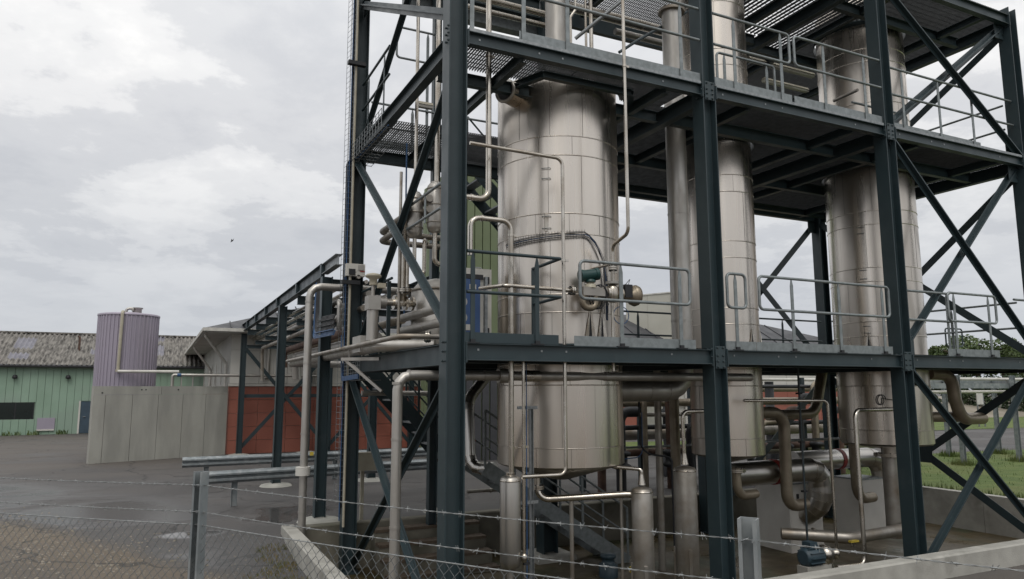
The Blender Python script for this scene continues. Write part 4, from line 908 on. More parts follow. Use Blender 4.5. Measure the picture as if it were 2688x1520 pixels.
for k in range(13): y = 2.75 + 2.1 * k / 12; w_.tube([(-.16, y, Z2 - .32), (-.16, y, Z2 - .02)], .006, 4); w_.tube([(-.16, y, Z2 - .32), (.25, y, Z2 - .32)], .006, 4)
for k in range(5): z = Z2 - .32 + .075 * k; w_.tube([(-.16, 2.75, z), (-.16, 4.85, z)], .006, 4)
for k in range(4): w_.tube([(-.06 + .1 * k, 2.75, Z2 - .32), (-.06 + .1 * k, 4.85, Z2 - .32)], .006, 4)
put('tray_wires', w_, 'galv', t, kind='stuff')
for k in range(3): put('cable', MB().tube([(-.1 + .04 * k, 2.7, Z2 - .3), (-.12 + .03 * k, 4.6, Z2 - .29), (-.24 + .02 * k, 4.75, Z2 - .32), (-.24 + .02 * k, 4.75, 3.6)], .010, 6, .15), 'blue' if k == 1 else 'dark', t)
cbx = (0.461, 3.4, 6.202)
solo('cable', MB().tube([(cbx[0], 3.4, Z2 - .3), (cbx[0] + .01, 3.4, 3.2)], .014, 8), 'blue', 'thick blue cable dropping from the middle deck beside the thin vertical pipe', 'cable')
# small light fittings
def batten(p, q, label):
    p, q = Vector(p), Vector(q); q.z = p.z = (p.z + q.z) / 2; t = thing('strip_light', p, label, 'strip light', 'strip lights under the decks')
    put('housing', MB().prof(p, q, [(-.05, .03), (-.07, 0), (.07, 0), (.05, .03), (.03, .06), (-.03, .06)]), 'cream', t); put('diffuser', MB().prof(p + Vector((0, 0, -.0)), q, [(-.06, -.002), (-.045, -.05), (.045, -.05), (.06, -.002)]), 'cab', t)
batten((0.943, 4.3, 7.196), (1.22, 4.3, 7.435), 'strip light under the middle deck at the left, turned off')
batten((8.233, 3.4, 9.319), (10.241, 3.4, 9.314), 'longer strip light above the middle deck between slim and third vessel')
batten((9.496, 4.2, 9.379), (10.943, 4.2, 9.402), 'shorter strip light just below the longer one')
t = thing('cable_duct', (.4, 5.1, 8.6), 'grey steel cable duct hung high along the far side of the left bay', 'cable duct')
put('trunk', MB().box((.9, 5.08, 9.671), (4.3, 5.3, 10.059)), 'galv_rail', t); put('cover', MB().box((.9, 5.03, 10.059 + .003), (4.3, 5.35, 10.059 + .05)), 'paint', t)
put('hanger', MB().box((1.45, 4.99, 9.896 - .1), (1.62, 5.075, Z4 - .2)), 'paint', t)
# control cabinet
kx0, kx1 = 0.761, 1.133; kz = 3.798
t = thing('control_cabinet', (kx0, 1.4, Z1), 'white control cabinet with a blue inner door, beside the corner column', 'cabinet')
put('case', MB().box((kx0 - .25, 1.4, Z1 + .04), (kx1, 1.85, kz)), 'cab', t); d_ = put('blue_door', MB().box((kx0 - .2, 1.375, Z1 + .1), (kx0 + (kx1 - kx0) * .5, 1.395, kz - .16)), 'bluedoor', t)
put('frame_post', MB().box((kx0 + (kx1 - kx0) * .66, 1.33, Z1 + .06), (kx0 + (kx1 - kx0) * .76, 1.398, kz - .12)), 'galv', t); put('gland_plate', MB().box((kx0 - .2, 1.37, kz - .155), (kx0 + (kx1 - kx0) * .62, 1.398, kz - .09)), 'dark', t)
put('label_plate', MB().box((kx0 + .02, 1.366, Z1 + .86), (kx0 + .12, 1.374, Z1 + .93)), 'cab', d_); put('label_plate', MB().box((kx0 - .05, 1.366, Z1 + .28), (kx0 + .04, 1.374, Z1 + .36)), 'cab', d_)
for zz in (Z1 + .22, Z1 + .95): put('latch', MB().box((kx0 + (kx1 - kx0) * .8, 1.37, zz), (kx0 + (kx1 - kx0) * .88, 1.398, zz + .1)), 'dark', t)
put('lifting_hook', MB().tube([(kx0 + .2, 1.6, kz), (kx0 + .2, 1.6, kz + .05), (kx0 + .3, 1.6, kz + .05), (kx0 + .3, 1.6, kz)], .01, 6, .03), 'galv', t)

# ------------------------------------------------------------------ upper pipework between the middle and top decks
up_ = [('pipe', (1.691, 3.5, 8.997), (3.27, 3.5, 9.002), .05, 'steel', 'lower of the level gleaming pipes high above the middle deck, left'), ('pipe', (2.058, 3.5, 9.24), (3.272, 3.5, 9.216), .06, 'steel', 'upper of the level gleaming pipes high above the middle deck, left'),
       ('pipe', (3.74, 3.3, 9.39), (6.065, 3.3, 9.386), .10, 'steel', 'thick level pipe under the top deck between the widest and slim vessels'), ('pipe', (5.376, 3.9, 9.468), (6.542, 3.9, 9.515), .07, 'jacket', 'shorter pale pipe below the thick level pipe under the top deck')]
for nm, a, b__, rr_2, m_, lab in up_:
    a, b__ = Vector(a), Vector(b__); e = b__ - a; e.z = 0; z = (a.z + b__.z) / 2
    pipe(nm, [(a.x - .3, a.y, z), (b__.x + .3, b__.y, z)], rr_2, m_, lab, n=16)
for zx, w, lab, k in (((2.807, 1.9, 8.252), .022, 'left of the slim pipes rising beside the head duct, with a bend', 0), ((3.169, 2.0, 8.265), .022, 'middle of the slim pipes rising beside the head duct', 1), ((3.211, 1.9, 8.227), .034, 'thickest of the slim pipes rising beside the head duct', 2)):
    if k == 0: pipe('pipe', [(zx[0], 1.9, Z2 + .05), (zx[0], 1.9, zx[2] + .05), (zx[0] + .1, 1.9, zx[2] + .2), (zx[0] + .1, 1.9, 9.4)], w, 'steel', lab, bend=.07)
    else: pipe('pipe', [(zx[0], 1.9 + .1 * (k == 1), Z2 + .05), (zx[0], 1.9 + .1 * (k == 1), 9.4)], w, 'steel', lab)
pipe('pipe', [(2.653, 1.5, 7.696), (3.249, 1.0, 8.252)], .03, 'galv', 'slanting grey tube across the middle deck, right of the head duct')
pipe('stair_rail', [(3.568, 1.6, 7.699), (3.95, 1.6, 7.992), (5.053, 1.6, 8.778)], .026, 'paint', 'dark slanting handrail rising to the right on the middle deck', 'handrail', clamps=[])
pipe('pipe', [(7.936, 1.0, 7.403), (7.818, 0.4, 7.358)], .03, 'matpipe', 'short stub of dull tube poking out in front of the third vessel')

# ------------------------------------------------------------------ plant in the pit, right
def cover_box(p0, p1, label):
    (x0, y0, z0), (x1, y1, z1) = p0, p1; t = thing('exchanger_box', (x0, y0, z0), label, 'heat exchanger', 'boxed heat exchangers in the pit')
    put('front_panel', MB().box((x0 + .03, y0, z0), (x1 - .004, y0 + .028, z1 - .03)), 'greycab', t); put('side_panel', MB().box((x0, y0 + .004, z0), (x0 + .028, y1 - .004, z1 - .03)), 'greycab', t)
    put('core', MB().box((x0 + .03, y0 + .03, z0), (x1 - .03, y1 - .03, z1 - .032)), 'dark', t); put('lid', MB().box((x0 - .01, y0 - .01, z1 - .03), (x1 + .01, y1 + .01, z1)), 'galv', t)
    put('back_panel', MB().box((x0 + .03, y1 - .028, z0), (x1 - .03, y1, z1 - .03)), 'greycab', t); put('end_panel', MB().box((x1 - .028, y0 + .03, z0), (x1, y1 - .03, z1 - .03)), 'greycab', t)
    return t
bx, by = 7.905, 2.56
t = cover_box((bx, by, ZP), (8.77, 3.423, 0.291), 'nearer grey boxed heat exchanger with a curved duct against it')
put('handle', MB().box((8.116 - .02, by - .03, -0.076), (8.116 + .02, by - .001, 0.082)), 'dark', t)
b2x = 10.314
t = cover_box((b2x, 2.9, ZP), (11.046, 3.598, 0.205), 'farther grey boxed heat exchanger behind the tall looped pipe')
def segduct(pts, rad, label, red=None):
    t = thing('silver_duct', pts[0], label, 'duct', 'segmented silver ducts in the pit'); P_ = fillet(pts, .46, 3); jk = MB()
    for a_, c_ in zip(P_[:-1], P_[1:]):
        e_ = (c_ - a_).normalized() * rad * .12; jk.tube([a_ - e_, c_ + e_], rad, 22, caps=True)
    put('jacket', jk, 'duct', t)
    for i in range(1, len(P_) - 1):
        put('seam', MB().disc(P_[i], P_[i + 1] - P_[i - 1], rad + .004, .010, 24), 'steel', t)
    if red: put('red_band', MB().disc(red, Vector(pts[1]) - Vector(pts[0]), rad + .012, .1, 22), 'redp', t)
    return t
d0, d1, d2_ = (6.417, 2.25, 0.727), (8.463, 2.25, 0.574), (8.41, 2.25, -0.055); dr2 = 0.218
segduct([(d0[0] - .3, 2.25, d1[2]), (d1[0] - .04, 2.25, d1[2]), (d1[0] - .04, 2.25, d2_[2]), (d1[0] - .12, 2.6, d2_[2] - .25)], dr2, 'nearer silver segmented duct bending down in front of the boxed exchanger', (7.223, 2.25, d1[2]))
segduct([(8.869, 3.3, 0.594), (11.514, 3.3, 0.594), (11.514, 3.3, -0.296)], dr2 * .95, 'farther silver segmented duct with a red band', (10.155, 3.3, 0.594))
# swan-neck pipes into the boxes
a, b_, c_, d_ = (6.778, 1.9, 1.649), (7.191, 1.9, 1.38), (7.164, 1.9, 0.238), (7.566, 1.9, 0.009)
pipe('swan_neck_pipe', [(a[0] - .3, 1.9, a[2] + .02), (b_[0], 1.9, a[2] + .02), (c_[0], 1.9, d_[2]), (d_[0] + .1, 1.95, d_[2])], 0.104, 'brownpipe', 'dull swan neck pipe from the slim vessel down to the nearer boxed exchanger', bend=.28, n=20)
a, c_, d_ = (9.611, 2.4, 1.051), (9.612, 2.4, 0.143), (10.062, 2.4, -0.096)
pipe('swan_neck_pipe', [(c_[0] - .05, 2.4, 1.7), (c_[0] - .02, 2.4, d_[2]), (d_[0] + .1, 2.5, d_[2])], 0.102, 'brownpipe', 'second swan neck pipe curving into the farther boxed exchanger', bend=.28, n=20)
a, b_ = (5.633, 1.5, 0.782), (6.046, 1.5, 0.332)
pipe('elbow_pipe', [(a[0], 1.5, a[2]), (a[0] + .02, 1.5, b_[2]), (b_[0] + .1, 1.6, b_[2])], 0.076, 'brownpipe', 'stubby elbow pipe under the slim vessel turning towards the boxed exchanger', bend=.2, flanges=[((a[0], 1.5, a[2] - .03), Z_)])
cdx = (6.632, 1.0, 1.132)
t = thing('conduit_pole', (cdx[0], 1.0, ZP), 'thin upright pole with a black cable in front of the nearer boxed exchanger', 'pole')
put('pole', MB().tube([(cdx[0], 1.0, ZP), (cdx[0], 1.0, Z1 - .1)], .018, 10), 'paint', t); put('cable', MB().tube([(cdx[0] - .035, .98, ZP + .1), (cdx[0] - .035, .98, Z1 - .1)], .009, 6), 'dark', t)
for zz in (-.4, .4, 1.2, 2.0): put('clip', MB().box((cdx[0] - .055, .96, zz), (cdx[0] + .03, 1.03, zz + .03)), 'dark', t)
cv = (8.728, 1.05, 1.89)
solo('cable_coil', MB().tube([(cv[0] + math.cos(k * .33) * .1 * (1 - k * .004), 1.04 + .002 * k, cv[2] + math.sin(k * .33) * .09) for k in range(40)] + [(cv[0] + .35, 1.0, cv[2] - .02)], .009, 6), 'dark', 'coil of black cable hung on the foot of the third vessel', 'cable')
t = thing('valve_manifold', (10, 6.6, ZG), 'crowded dark manifold of pipes and valves standing behind the pit back wall', 'pipework')
for k in range(14):
    x = 6.3 + k * .66 + random.uniform(-.1, .1); rr3 = random.choice((.05, .07, .1, .12)); put('riser', MB().tube([(x, 6.6 + .12 * (k % 3), ZG), (x, 6.6 + .12 * (k % 3), 1.2 + .35 * (k % 4)), (x + .5, 6.6 + .12 * (k % 3), 1.2 + .35 * (k % 4))], rr3, 12, rr3 * 2.5), ('rust', 'dark', 'brownpipe')[k % 3], t)
    if k % 2: put('valve_body', MB().lathe((x, 6.6 + .12 * (k % 3), .2), [(rr3, 0), (rr3 * 2, .04), (rr3 * 2, .1), (rr3 * 1.3, .14), (rr3 * 1.3, .3), (rr3 * 2, .34), (rr3 * 2, .4), (rr3, .44)], 14), 'dark', t)
for z, rr3, m_ in ((.55, .09, 'rust'), (1.15, .06, 'dark'), (1.75, .1, 'brownpipe'), (2.15, .05, 'dark')): put('header', MB().tube([(5.9, 7.0, z), (15.4, 7.0, z)], rr3, 12), m_, t)
for x in (6.1, 7.8, 9.4, 11.4, 13.4, 15.2): put('frame_post', MB().bar((x, 7.15, ZG), (x, 7.15, 2.4), .12, .12, (1, 0, 0)), 'paint', t)
# overhead cross pipe behind
a, b_ = (8.497, 3.6, 1.539), (10.716, 3.6, 1.534)
pipe('pipe', [(a[0], 3.6, a[2]), (9.899, 3.6, a[2]), (10.199, 3.6, 2.5)], 0.113, 'brownpipe', 'brown pipe lying level between slim and third vessels then bending up', bend=.35, n=18)
# thin looped pipes at the front
a, b_, c_ = (5.51, 0.6, 1.939), (6.824, 0.6, 1.899), (6.788, 0.6, -0.511)
pipe('pipe', [(a[0] - .2, .9, b_[2] + .01), (b_[0], .6, b_[2]), (b_[0] + .01, .6, c_[2])], 0.024, 'steel', 'thin bent pipe coming from the slim vessel and dropping beside the pump', bend=.09)
a, b_, c_ = (8.031, 0.3, 1.726), (7.086, 0.3, 1.654), (6.994, 0.3, -0.647); pm = (6.311, 0.3, -0.475)
pipe('pipe', [(a[0] + .3, .5, 1.74), (b_[0], .3, 1.744), (b_[0] + .01, .3, c_[2]), (pm[0] + .15, .3, c_[2] + .02)], 0.035, 'steel', 'tall looped pipe running down to the pump outlet in front of the third vessel', bend=.13)
t = thing('pump', (pm[0], .3, ZP), 'pump on the pit floor with a ribbed blue motor and stainless volute', 'pump')
mo = (5.939, 0.3, -0.416); zc_ = mo[2]
b = MB(); b.lathe((mo[0] - .18, .3, zc_), [(.1, 0), (.13, .02), (.13, .34), (.1, .36)], 20, X_); put('motor', b, 'motor', t)
for k in range(12): a_ = k * math.pi / 6; put('cooling_fin', MB().bar((mo[0] - .14, .3 + math.cos(a_) * .14, zc_ + math.sin(a_) * .14), (mo[0] + .14, .3 + math.cos(a_) * .14, zc_ + math.sin(a_) * .14), .012, .03, (0, math.cos(a_), math.sin(a_))), 'motor', t)
put('terminal_box', MB().box((mo[0] - .1, .22, zc_ + .13), (mo[0] + .05, .38, zc_ + .22)), 'motor', t)
put('volute', MB().lathe((mo[0] + .19, .3, zc_), [(.11, 0), (.15, .03), (.15, .1), (.12, .12), (.12, .17), (.07, .19), (.06, .28), (.09, .285), (.09, .31)], 24, X_), 'steel', t)
put('base', MB().box((mo[0] - .2, .2, ZP), (mo[0] + .3, .4, zc_ - .12)), 'curb', t)
a, b_, c_ = (6.575, 1.1, -0.318), (7.446, 0.75, -0.468), (8.967, 1.0, -0.575)
t = pipe('suction_pipe', [(a[0], 1.5, a[2] - .02), (b_[0], .8, a[2] - .05), (c_[0] + .4, .95, a[2] - .05)], 0.097, 'matpipe', 'thick dull suction pipe lying along the pit floor behind the pump', bend=.3, n=20, rings=[((a[0] + .5, 1.26, a[2] - .03), (1, -.5, 0))])
yv = (7.231, 0.6, -0.397)
t = thing('hand_valve', yv, 'small yellow handled valve on the thick suction pipe', 'valve'); y_v = Vector(yv)
put('body', MB().lathe(y_v + Vector((0, .03, -.06)), [(.03, 0), (.03, .08)], 12), 'steel', t); put('handle', MB().box(y_v + Vector((-.09, -.03, .02)), y_v + Vector((.09, .03, .05))), 'yellow', t)
dp = (9.148, 1.3, 0.188)
pipe('drop_pipe', [(dp[0], 1.3, 1.02), (dp[0], 1.3, -.6)], 0.129, 'matpipe', 'thick drop pipe under the third vessel', n=22, flanges=[((dp[0], 1.3, .88), Z_)])
a, b_, c_, d_ = (10.988, 1.2, 2.259), (11.042, 1.2, 1.905), (11.213, 1.2, 1.528), (11.874, 1.2, 1.494)
pipe('side_pipe', [(a[0] - .5, 1.3, a[2] + .12), (a[0], 1.2, a[2] + .1), (b_[0], 1.2, b_[2]), (c_[0] - .02, 1.2, d_[2]), (d_[0], 1.2, d_[2])], 0.115, 'brownpipe', 'thick tan S-bend pipe hanging right of the third vessel under the lowest deck', bend=.3, n=22, steps=8)
a = (11.024, 1.5, 1.532)
pipe('side_pipe', [(VES[2][0] + .6, 1.6, a[2]), (11.365, 1.3, a[2])], 0.102, 'brownpipe', 'short level branch joining the tan S-bend pipe to the third vessel', n=20)
# left part of the pit: steps, segmented duct, small items behind the corner column
t = thing('pit_steps', (1.2, 4.6, ZP), 'short flight of concrete steps with rusty edges behind the corner column', 'steps')
for k in range(4):
    z = ZC - .12 - .2 * k; y = 5.06 - .3 * k
    o = put('step', MB().box((.45, y - .3, ZP), (2.4, y - .004, z - .05)), 'pitwall', t); put('nosing', MB().box((.44, y - .315, z - .048), (2.41, y - .05, z)), 'wood', o)
a, b_, c_ = (1.929, 4.0, 2.056), (1.906, 4.0, 0.71), (2.13, 3.6, 0.792)
segduct([(2.316, 4.3, 2.3), (a[0], 4.2, 1.9), (b_[0], 4.0, b_[2]), (c_[0] + .05, 3.6, b_[2] + .05)], 0.102, 'dark silver duct curling under the stairs beside the corner column', (a[0] + .01, 4.15, 1.21))
t = thing('junction_box', (0.467, 5.6, -0.304), 'grey junction box on a thin post right of the far left column', 'electrical box')
jx = (0.449, 5.6, 0.775)
put('case', MB().box((jx[0] - .26, 5.5, 0.613), (jx[0] + .26, 5.72, 0.937)), 'cream', t); put('post', MB().bar((jx[0], 5.75, ZG), (jx[0], 5.75, jx[2] - .1), .06, .06, (1, 0, 0)), 'cream', t)
t = thing('handrail_frame', (1.667, 5.2, 0.547), 'small brown pipe frame standing at the head of the pit steps', 'handrail')
h0 = (1.631, 5.2, 0.772); h1 = (1.638, 5.2, 0.312)
put('frame', MB().tube([(h0[0], 5.2, h0[2]), (h0[0] + .35, 5.2, h0[2]), (h0[0] + .35, 5.2, ZC - .05), (h0[0] + .02, 5.2, ZC - .02)], .028, 10, .05, 5, True), 'wood', t)
pipe('pipe', [(0.437, 5.9, 2.026), (1.881, 5.9, 2.013)], .05, 'jacket', 'level pale pipe crossing in front of the red wall behind the left face')
t = thing('support_column', (2.35, 3.0, ZP), 'short dark steel stub column on a concrete pad behind the stairs', 'column')
sx_ = (2.714, 2.7, -0.2)
sxx, syy = 3.583, 4.306
put('pad', MB().box((sxx - .4, syy - .4, ZP), (sxx + .4, syy + .4, ZP + .1)), 'curb', t); put('shaft', MB().prof((sxx, syy, ZP + .1), (sxx, syy, -0.2 + 1.2), isec(.3, .3, .02, .014), (1, 0, 0)), 'paint', t)
t = thing('floor_pump', (3.846, 2.663, -0.9), 'small blue-grey pump body on the pit floor left of the middle separator pot', 'pump')
fp = Vector((3.846, 2.663, -0.9)); put('body', MB().lathe((fp.x, fp.y, ZP), [(.16, 0), (.16, .2), (.11, .22), (.1, .3), (.13, .31), (.13, .36), (.04, .38)], 22), 'motor', t); put('yellow_valve', MB().lathe((fp.x + .3, fp.y - .2, ZP + .12), [(.05, 0), (.06, .03), (.05, .07)], 14, X_), 'yellow', t)
pipe('pipe', [(1.971, 4.3, 0.29), (2.607, 4.3, 0.288)], .03, 'matpipe', 'level dull pipe low in the pit between the corner column and the first pot', clamps=[((2.423, 4.3, 0.285), X_)])

# ------------------------------------------------------------------ pipe rack running back to the hall
t = thing('pipe_rack', (-.3, 11, ZG), 'slate painted steel pipe rack running back from the tower to the white and red hall', 'pipe rack')
RY = (5.98, 11.44, 20.85); RX2 = 2.145
for y in RY:
    for x in (-.28, RX2):
        b = MB().prof((x, y, ZG + .02), (x, y, 4.24), isec(.2, .2, .014, .009), (1, 0, 0)); o = put('column', b, 'paint', t)
        put('footing', MB().lathe((x, y, ZG - .02), [(.42, 0), (.36, .06), (.18, .09)], 14), 'concrete', o)
put('beam', MB().prof((-.28, 6.2, 4.4), (-.28, 22.8, 4.4), isec(.27, .15, .013, .009)), 'paint', t); put('beam', MB().prof((-.28, 4.95, 4.42), (-.28, 6.19, 4.42), isec(.2, .13, .012, .009)), 'galv', t)
put('beam', MB().prof((RX2, 5.2, 4.4), (RX2, 22.8, 4.4), isec(.27, .15, .013, .009)), 'paint', t)
CY = [9.131, 12.217, 14.592, 17.032, 19.536, 6.25]
for y in CY:
    put('cross_beam', MB().prof((-.3, y, 4.14), (RX2 + .05, y, 4.14), isec(.2, .12)), 'paint', t)
    put('stiffener', MB().box((-.352, y - .07, 4.28), (-.285, y + .07, 4.53)), 'paint', t)
    put('cross_beam', MB().prof((-.3, y, 3.62), (RX2 + .05, y, 3.62), isec(.12, .1)), 'paint', t)
rx2 = 2.939
for a, b__ in ((-.2, rx2), (rx2 + .1, rx2 * 2 + .4)):
    put('brace', MB().bar((a, 20.8, 3.6), (b__, 20.8, -.1), .13, .06, (0, 1, 0)), 'paint', t); put('brace', MB().bar((a, 20.9, -.0), (b__, 20.9, 3.6), .13, .06, (0, 1, 0)), 'paint', t); put('tie', MB().bar((a, 20.95, 1.86), (b__, 20.95, 1.86), .06, .13), 'paint', t)
    put('column', MB().prof((b__, 20.85, ZG), (b__, 20.85, 4.2), isec(.2, .2, .014, .009), (1, 0, 0)), 'paint', t)
for k, (x, z, r_, m_, lab) in enumerate(((.0, 4.07, .036, 'steel', 'outermost of three slim pipes at the top of the rack, nearest the beam'), (.14, 3.99, .036, 'steel', 'second of three slim pipes at the top of the rack'), (.28, 3.9, .036, 'matpipe', 'third and lowest of three slim pipes at the top of the rack'),
        (.2, 3.77, .07, 'jacket', 'thicker jacketed pipe under the three slim pipes of the rack'), (.1, 3.52, .055, 'matpipe', 'dull pipe on the lower cross beams of the rack'), (.25, 3.24, .085, 'rust', 'rusty brown pipe slung low on the rack'), (.5, 3.03, .13, 'jacket', 'pale fat pipe slung below the rusty pipe of the rack'), (.8, 3.85, .06, 'jacket', 'inner jacketed pipe on the rack, right side'), (1.0, 3.4, .08, 'brownpipe', 'inner brown pipe on the rack, right side'))):
    ye = 22.5 - .25 * k if k < 4 else (18.5 if k < 8 else 21)
    if k in (5, 6): ye = 14.6 - .7 * (k - 5)
    pipe('rack_pipe', [(x, 4.6 + (k > 4) * .6, z), (x, ye, z), (x + .05, ye + .05, 2.4 if k != 5 else 2.75)], r_, m_, lab, bend=.25, rings=[((x, y, z), Y_) for y in (7.2, 10.1, 13.2)] if k in (3, 6, 7) else (), n=12)
pipe('bypass_pipe', [(-.1, 6.3, 3.2), (-.1, 6.3, 3.75), (-.1, 5.6, 3.75), (-.1, 5.6, 3.2)], .05, 'jacket', 'hooked pale pipe end beside the cable swag', bend=.12)

# ------------------------------------------------------------------ crash barriers
def barrier(a, b_, label, nposts, zt=.45):
    a, b_ = Vector((*a, 0)), Vector((*b_, 0)); t = thing('crash_barrier', (a.x, a.y, ZG), label, 'crash barrier', 'crash barriers across the yard')
    pr = [(0, .0), (-.015, .03), (-.075, .07), (-.075, .11), (-.01, .15), (-.01, .17), (-.075, .21), (-.075, .25), (-.015, .29), (0, .32)]; pr = [(x, z * .8) for x, z in pr]; th = [(x + .006, z) for x, z in reversed(pr)]
    z0 = zt - .26
    n = 3
    for k in range(n):
        p, q = a.lerp(b_, k / n), a.lerp(b_, (k + 1) / n + (.02 if k < n - 1 else 0)); d = (q - p).normalized(); s = Vector((d.y, -d.x, 0))
        pts = [(x * -1, z) for x, z in pr + th]; e = .004 * (k % 2)
        v = [p + s * (x + e) + Vector((0, 0, z0 + z)) for x, z in pts] + [q + s * (x + e) + Vector((0, 0, z0 + z)) for x, z in pts]; m_ = len(pts)
        put('rail', MB().add(v, [(i, (i + 1) % m_, m_ + (i + 1) % m_, m_ + i) for i in range(m_)] + [tuple(range(m_)), tuple(range(m_, 2 * m_))]), 'post', t)
    for k in range(nposts):
        p = a.lerp(b_, (k + .35) / nposts); put('post', MB().prof((p.x, p.y + .12, ZG), (p.x, p.y + .12, zt - .03), csec(.12, .06, .006), (1, 0, 0)), 'post', t); put('spacer', MB().box((p.x - .05, p.y + .015, zt - .26), (p.x + .05, p.y + .08, zt - .06)), 'post', t)
barrier((-2.44, 12.01), (4.0, 12.12), 'farther galvanised crash barrier in front of the red wall', 4)
barrier((-2.17, 8.335), (3.3, 8.97), 'nearer galvanised crash barrier crossing behind the rack columns', 3)

# ------------------------------------------------------------------ white and red hall
HX0, HX1, HY, HYB = -.66, 12.0, 21.5, 54.0
t = thing('hall', (HX0, HY, ZG), 'hall with red lower wall, off-white upper panels and a dark hipped roof', 'building')
put('core', MB().box((HX0 + .06, HY + .06, ZG), (HX1 - .06, HYB, 4.2)), 'soffit', t)
w_ = 1.05; nx = int((HX1 - HX0) / w_)
def tile(nm, m_, x0, x1, z0, z1, y=HY, th=.05, parent=None): return put(nm, MB().box((x0 + .006, y, z0 + .006), (x1 - .006, y + th, z1 - .006)), m_, parent or t)
for i in range(nx):
    x = HX0 + i * w_
    for k in range(5): tile('red_panel', 'red', x, x + w_, ZG + .504 * k, ZG + .504 * (k + 1))
    tile('white_panel', 'white', x, x + w_ * .5, 2.32, 3.6); tile('white_panel', 'white', x + w_ * .5, x + w_, 2.32, 3.6); tile('white_panel', 'white', x, x + w_, 3.6, 4.2)
put('string_course', MB().box((HX0 - .03, HY - .04, 2.225), (HX1, HY + .05, 2.31)), 'cab', t)
for i in range(11):
    y = HY + .1 + i * 2.9; put('side_panel', MB().box((HX0, y + .01, 2.24), (HX0 + .055, y + 2.88, 4.2)), 'soffit', t); put('side_panel', MB().box((HX0, y + .01, ZG), (HX0 + .055, y + 2.88, 2.22)), 'red', t)  # upper side panels greyer than the front, shade painted into their colour
    if i < 5: put('cover_strip', MB().box((HX0 - .03, y + 1.2, 2.3), (HX0 - .002, y + 1.28, 3.3)), 'white', t)
ex, ey, ez = HX0 - 1.0, HY - .95, 4.24
put('soffit', MB().box((ex, ey, ez - .06), (HX1 + 1, HYB + .5, ez - .01)), 'soffit', t)
run = 6.9; zr = ez + run * .36
r_ = MB(); A = (ex, ey, ez + .1); B = (HX1 + 1, ey, ez + .1); C_ = (HX1 + 1, HYB, ez + .1); D_ = (ex, HYB, ez + .1); xm = (ex + HX1 + 1) / 2; E_ = (xm, ey + run, zr); F_ = (xm, HYB - 5, zr)
r_.add([A, B, C_, D_, E_, F_], [(0, 1, 4), (1, 2, 5, 4), (2, 3, 5), (3, 0, 4, 5)]); ro = put('roof', r_, 'roof', t)
put('gutter', MB().box((ex - .06, ey - .08, ez - .02), (HX1 + 1, ey, ez + .1)), 'cab', ro); put('gutter', MB().box((ex - .08, ey + .003, ez - .02), (ex, HYB, ez + .1)), 'cab', ro)
for k in range(14): x = ex + .9 + k * .95; put('roof_seam', MB().bar((x, ey, ez + .12), (x, ey + min(x - ex, HX1 + 1 - x), ez + .12 + min(x - ex, HX1 + 1 - x) * (zr - ez - .1) / run), .03, .05), 'roof', ro)
for (ya, yb, lab) in ((21.7, 22.3, 0), (31, 31.6, 1), (43, 43.5, 2)):
    put('downpipe', MB().tube([(ex + .08, ya, ez - .03), (ex + .1, ya, ez - .15), (HX0 - .1, yb, 3.1), (HX0 - .1, yb, 2.2)], .06, 10, .1), 'cab', t)
for x in (.7, 2.3): put('downpipe', MB().tube([(x, HY - .1, 4.0), (x, HY - .1, 2.62), (x - .12, HY - .1, 2.5)], .07, 10, .1), 'jacket', t)
put('wall_box', MB().box((1.9, HY - .18, 2.35), (2.4, HY - .005, 2.9)), 'grey', t)
put('vent_pipe', MB().tube([(1.65, HY - .05, 3.0), (1.65, HY - .3, 3.0), (1.65, HY - .3, 2.8)], .07, 10, .1), 'jacket', t)

# ------------------------------------------------------------------ concrete bund wall and lilac tank
pa, pb = Vector((-5.0, 19.83)), Vector((-.70, 21.40)); dv_ = (pb - pa).normalized(); nv = Vector((-dv_.y, dv_.x))
t = thing('bund_wall', (pa.x, pa.y, ZG), 'grey cast concrete bund wall with upright joints in front of the lilac tank', 'wall')
def seg(nm, f0, f1, z0, z1, off=0, th=.2, m_='concrete'):
    p, q = pa.lerp(pb, f0) + dv_ * .006, pa.lerp(pb, f1) - dv_ * .006; o = nv * off; e = nv * (off + th)
    put(nm, MB().poly([(p.x + o.x, p.y + o.y, z0), (q.x + o.x, q.y + o.y, z0), (q.x + e.x, q.y + e.y, z0), (p.x + e.x, p.y + e.y, z0)], z1 - z0), m_, t)
js = [0, .085, .27, .455, .64, .82, 1.0]
for a, b_ in zip(js[:-1], js[1:]): seg('wall_panel', a, b_, ZG, 1.93, random.uniform(0, .006))
seg('top_course', 0, .475, 1.936, 2.22, .0); seg('top_course', .475, 1, 1.936, 2.22, .004); seg('core', .01, .99, ZG, 1.9, .21, .05, 'dark')
for f in (.06, .33, .36, .6): p = pa.lerp(pb, f); put('form_hole', MB().disc((p.x, p.y - .003, 2.0 + .1 * (f > .3)), (nv.x, nv.y, 0), .025, .012, 10), 'dark', t)
put('side_wall', MB().poly([(-4.9, 20.1, ZG), (-4.7, 20.17, ZG), (-6.0, 25.2, ZG), (-6.2, 25.1, ZG)], 2.5), 'concrete', t) if False else None
tk = (-4.2, 22.6); t = thing('lilac_tank', (*tk, ZG), 'round lilac tank with ribbed cladding behind the concrete wall', 'tank'); R_ = 1.0
b = MB(); n = 44; v = []
for z in (ZG, 4.83):
    for k in range(n):
        for f, r_ in ((0, R_), (.5, R_), (.6, R_ + .03), (.9, R_ + .03)): a = 2 * math.pi * (k + f) / n; v.append((tk[0] + math.cos(a) * r_, tk[1] + math.sin(a) * r_, z))
m_ = 4 * n; b.add(v, [(i, (i + 1) % m_, m_ + (i + 1) % m_, m_ + i) for i in range(m_)]); put('ribbed_shell', b, 'lilac', t)
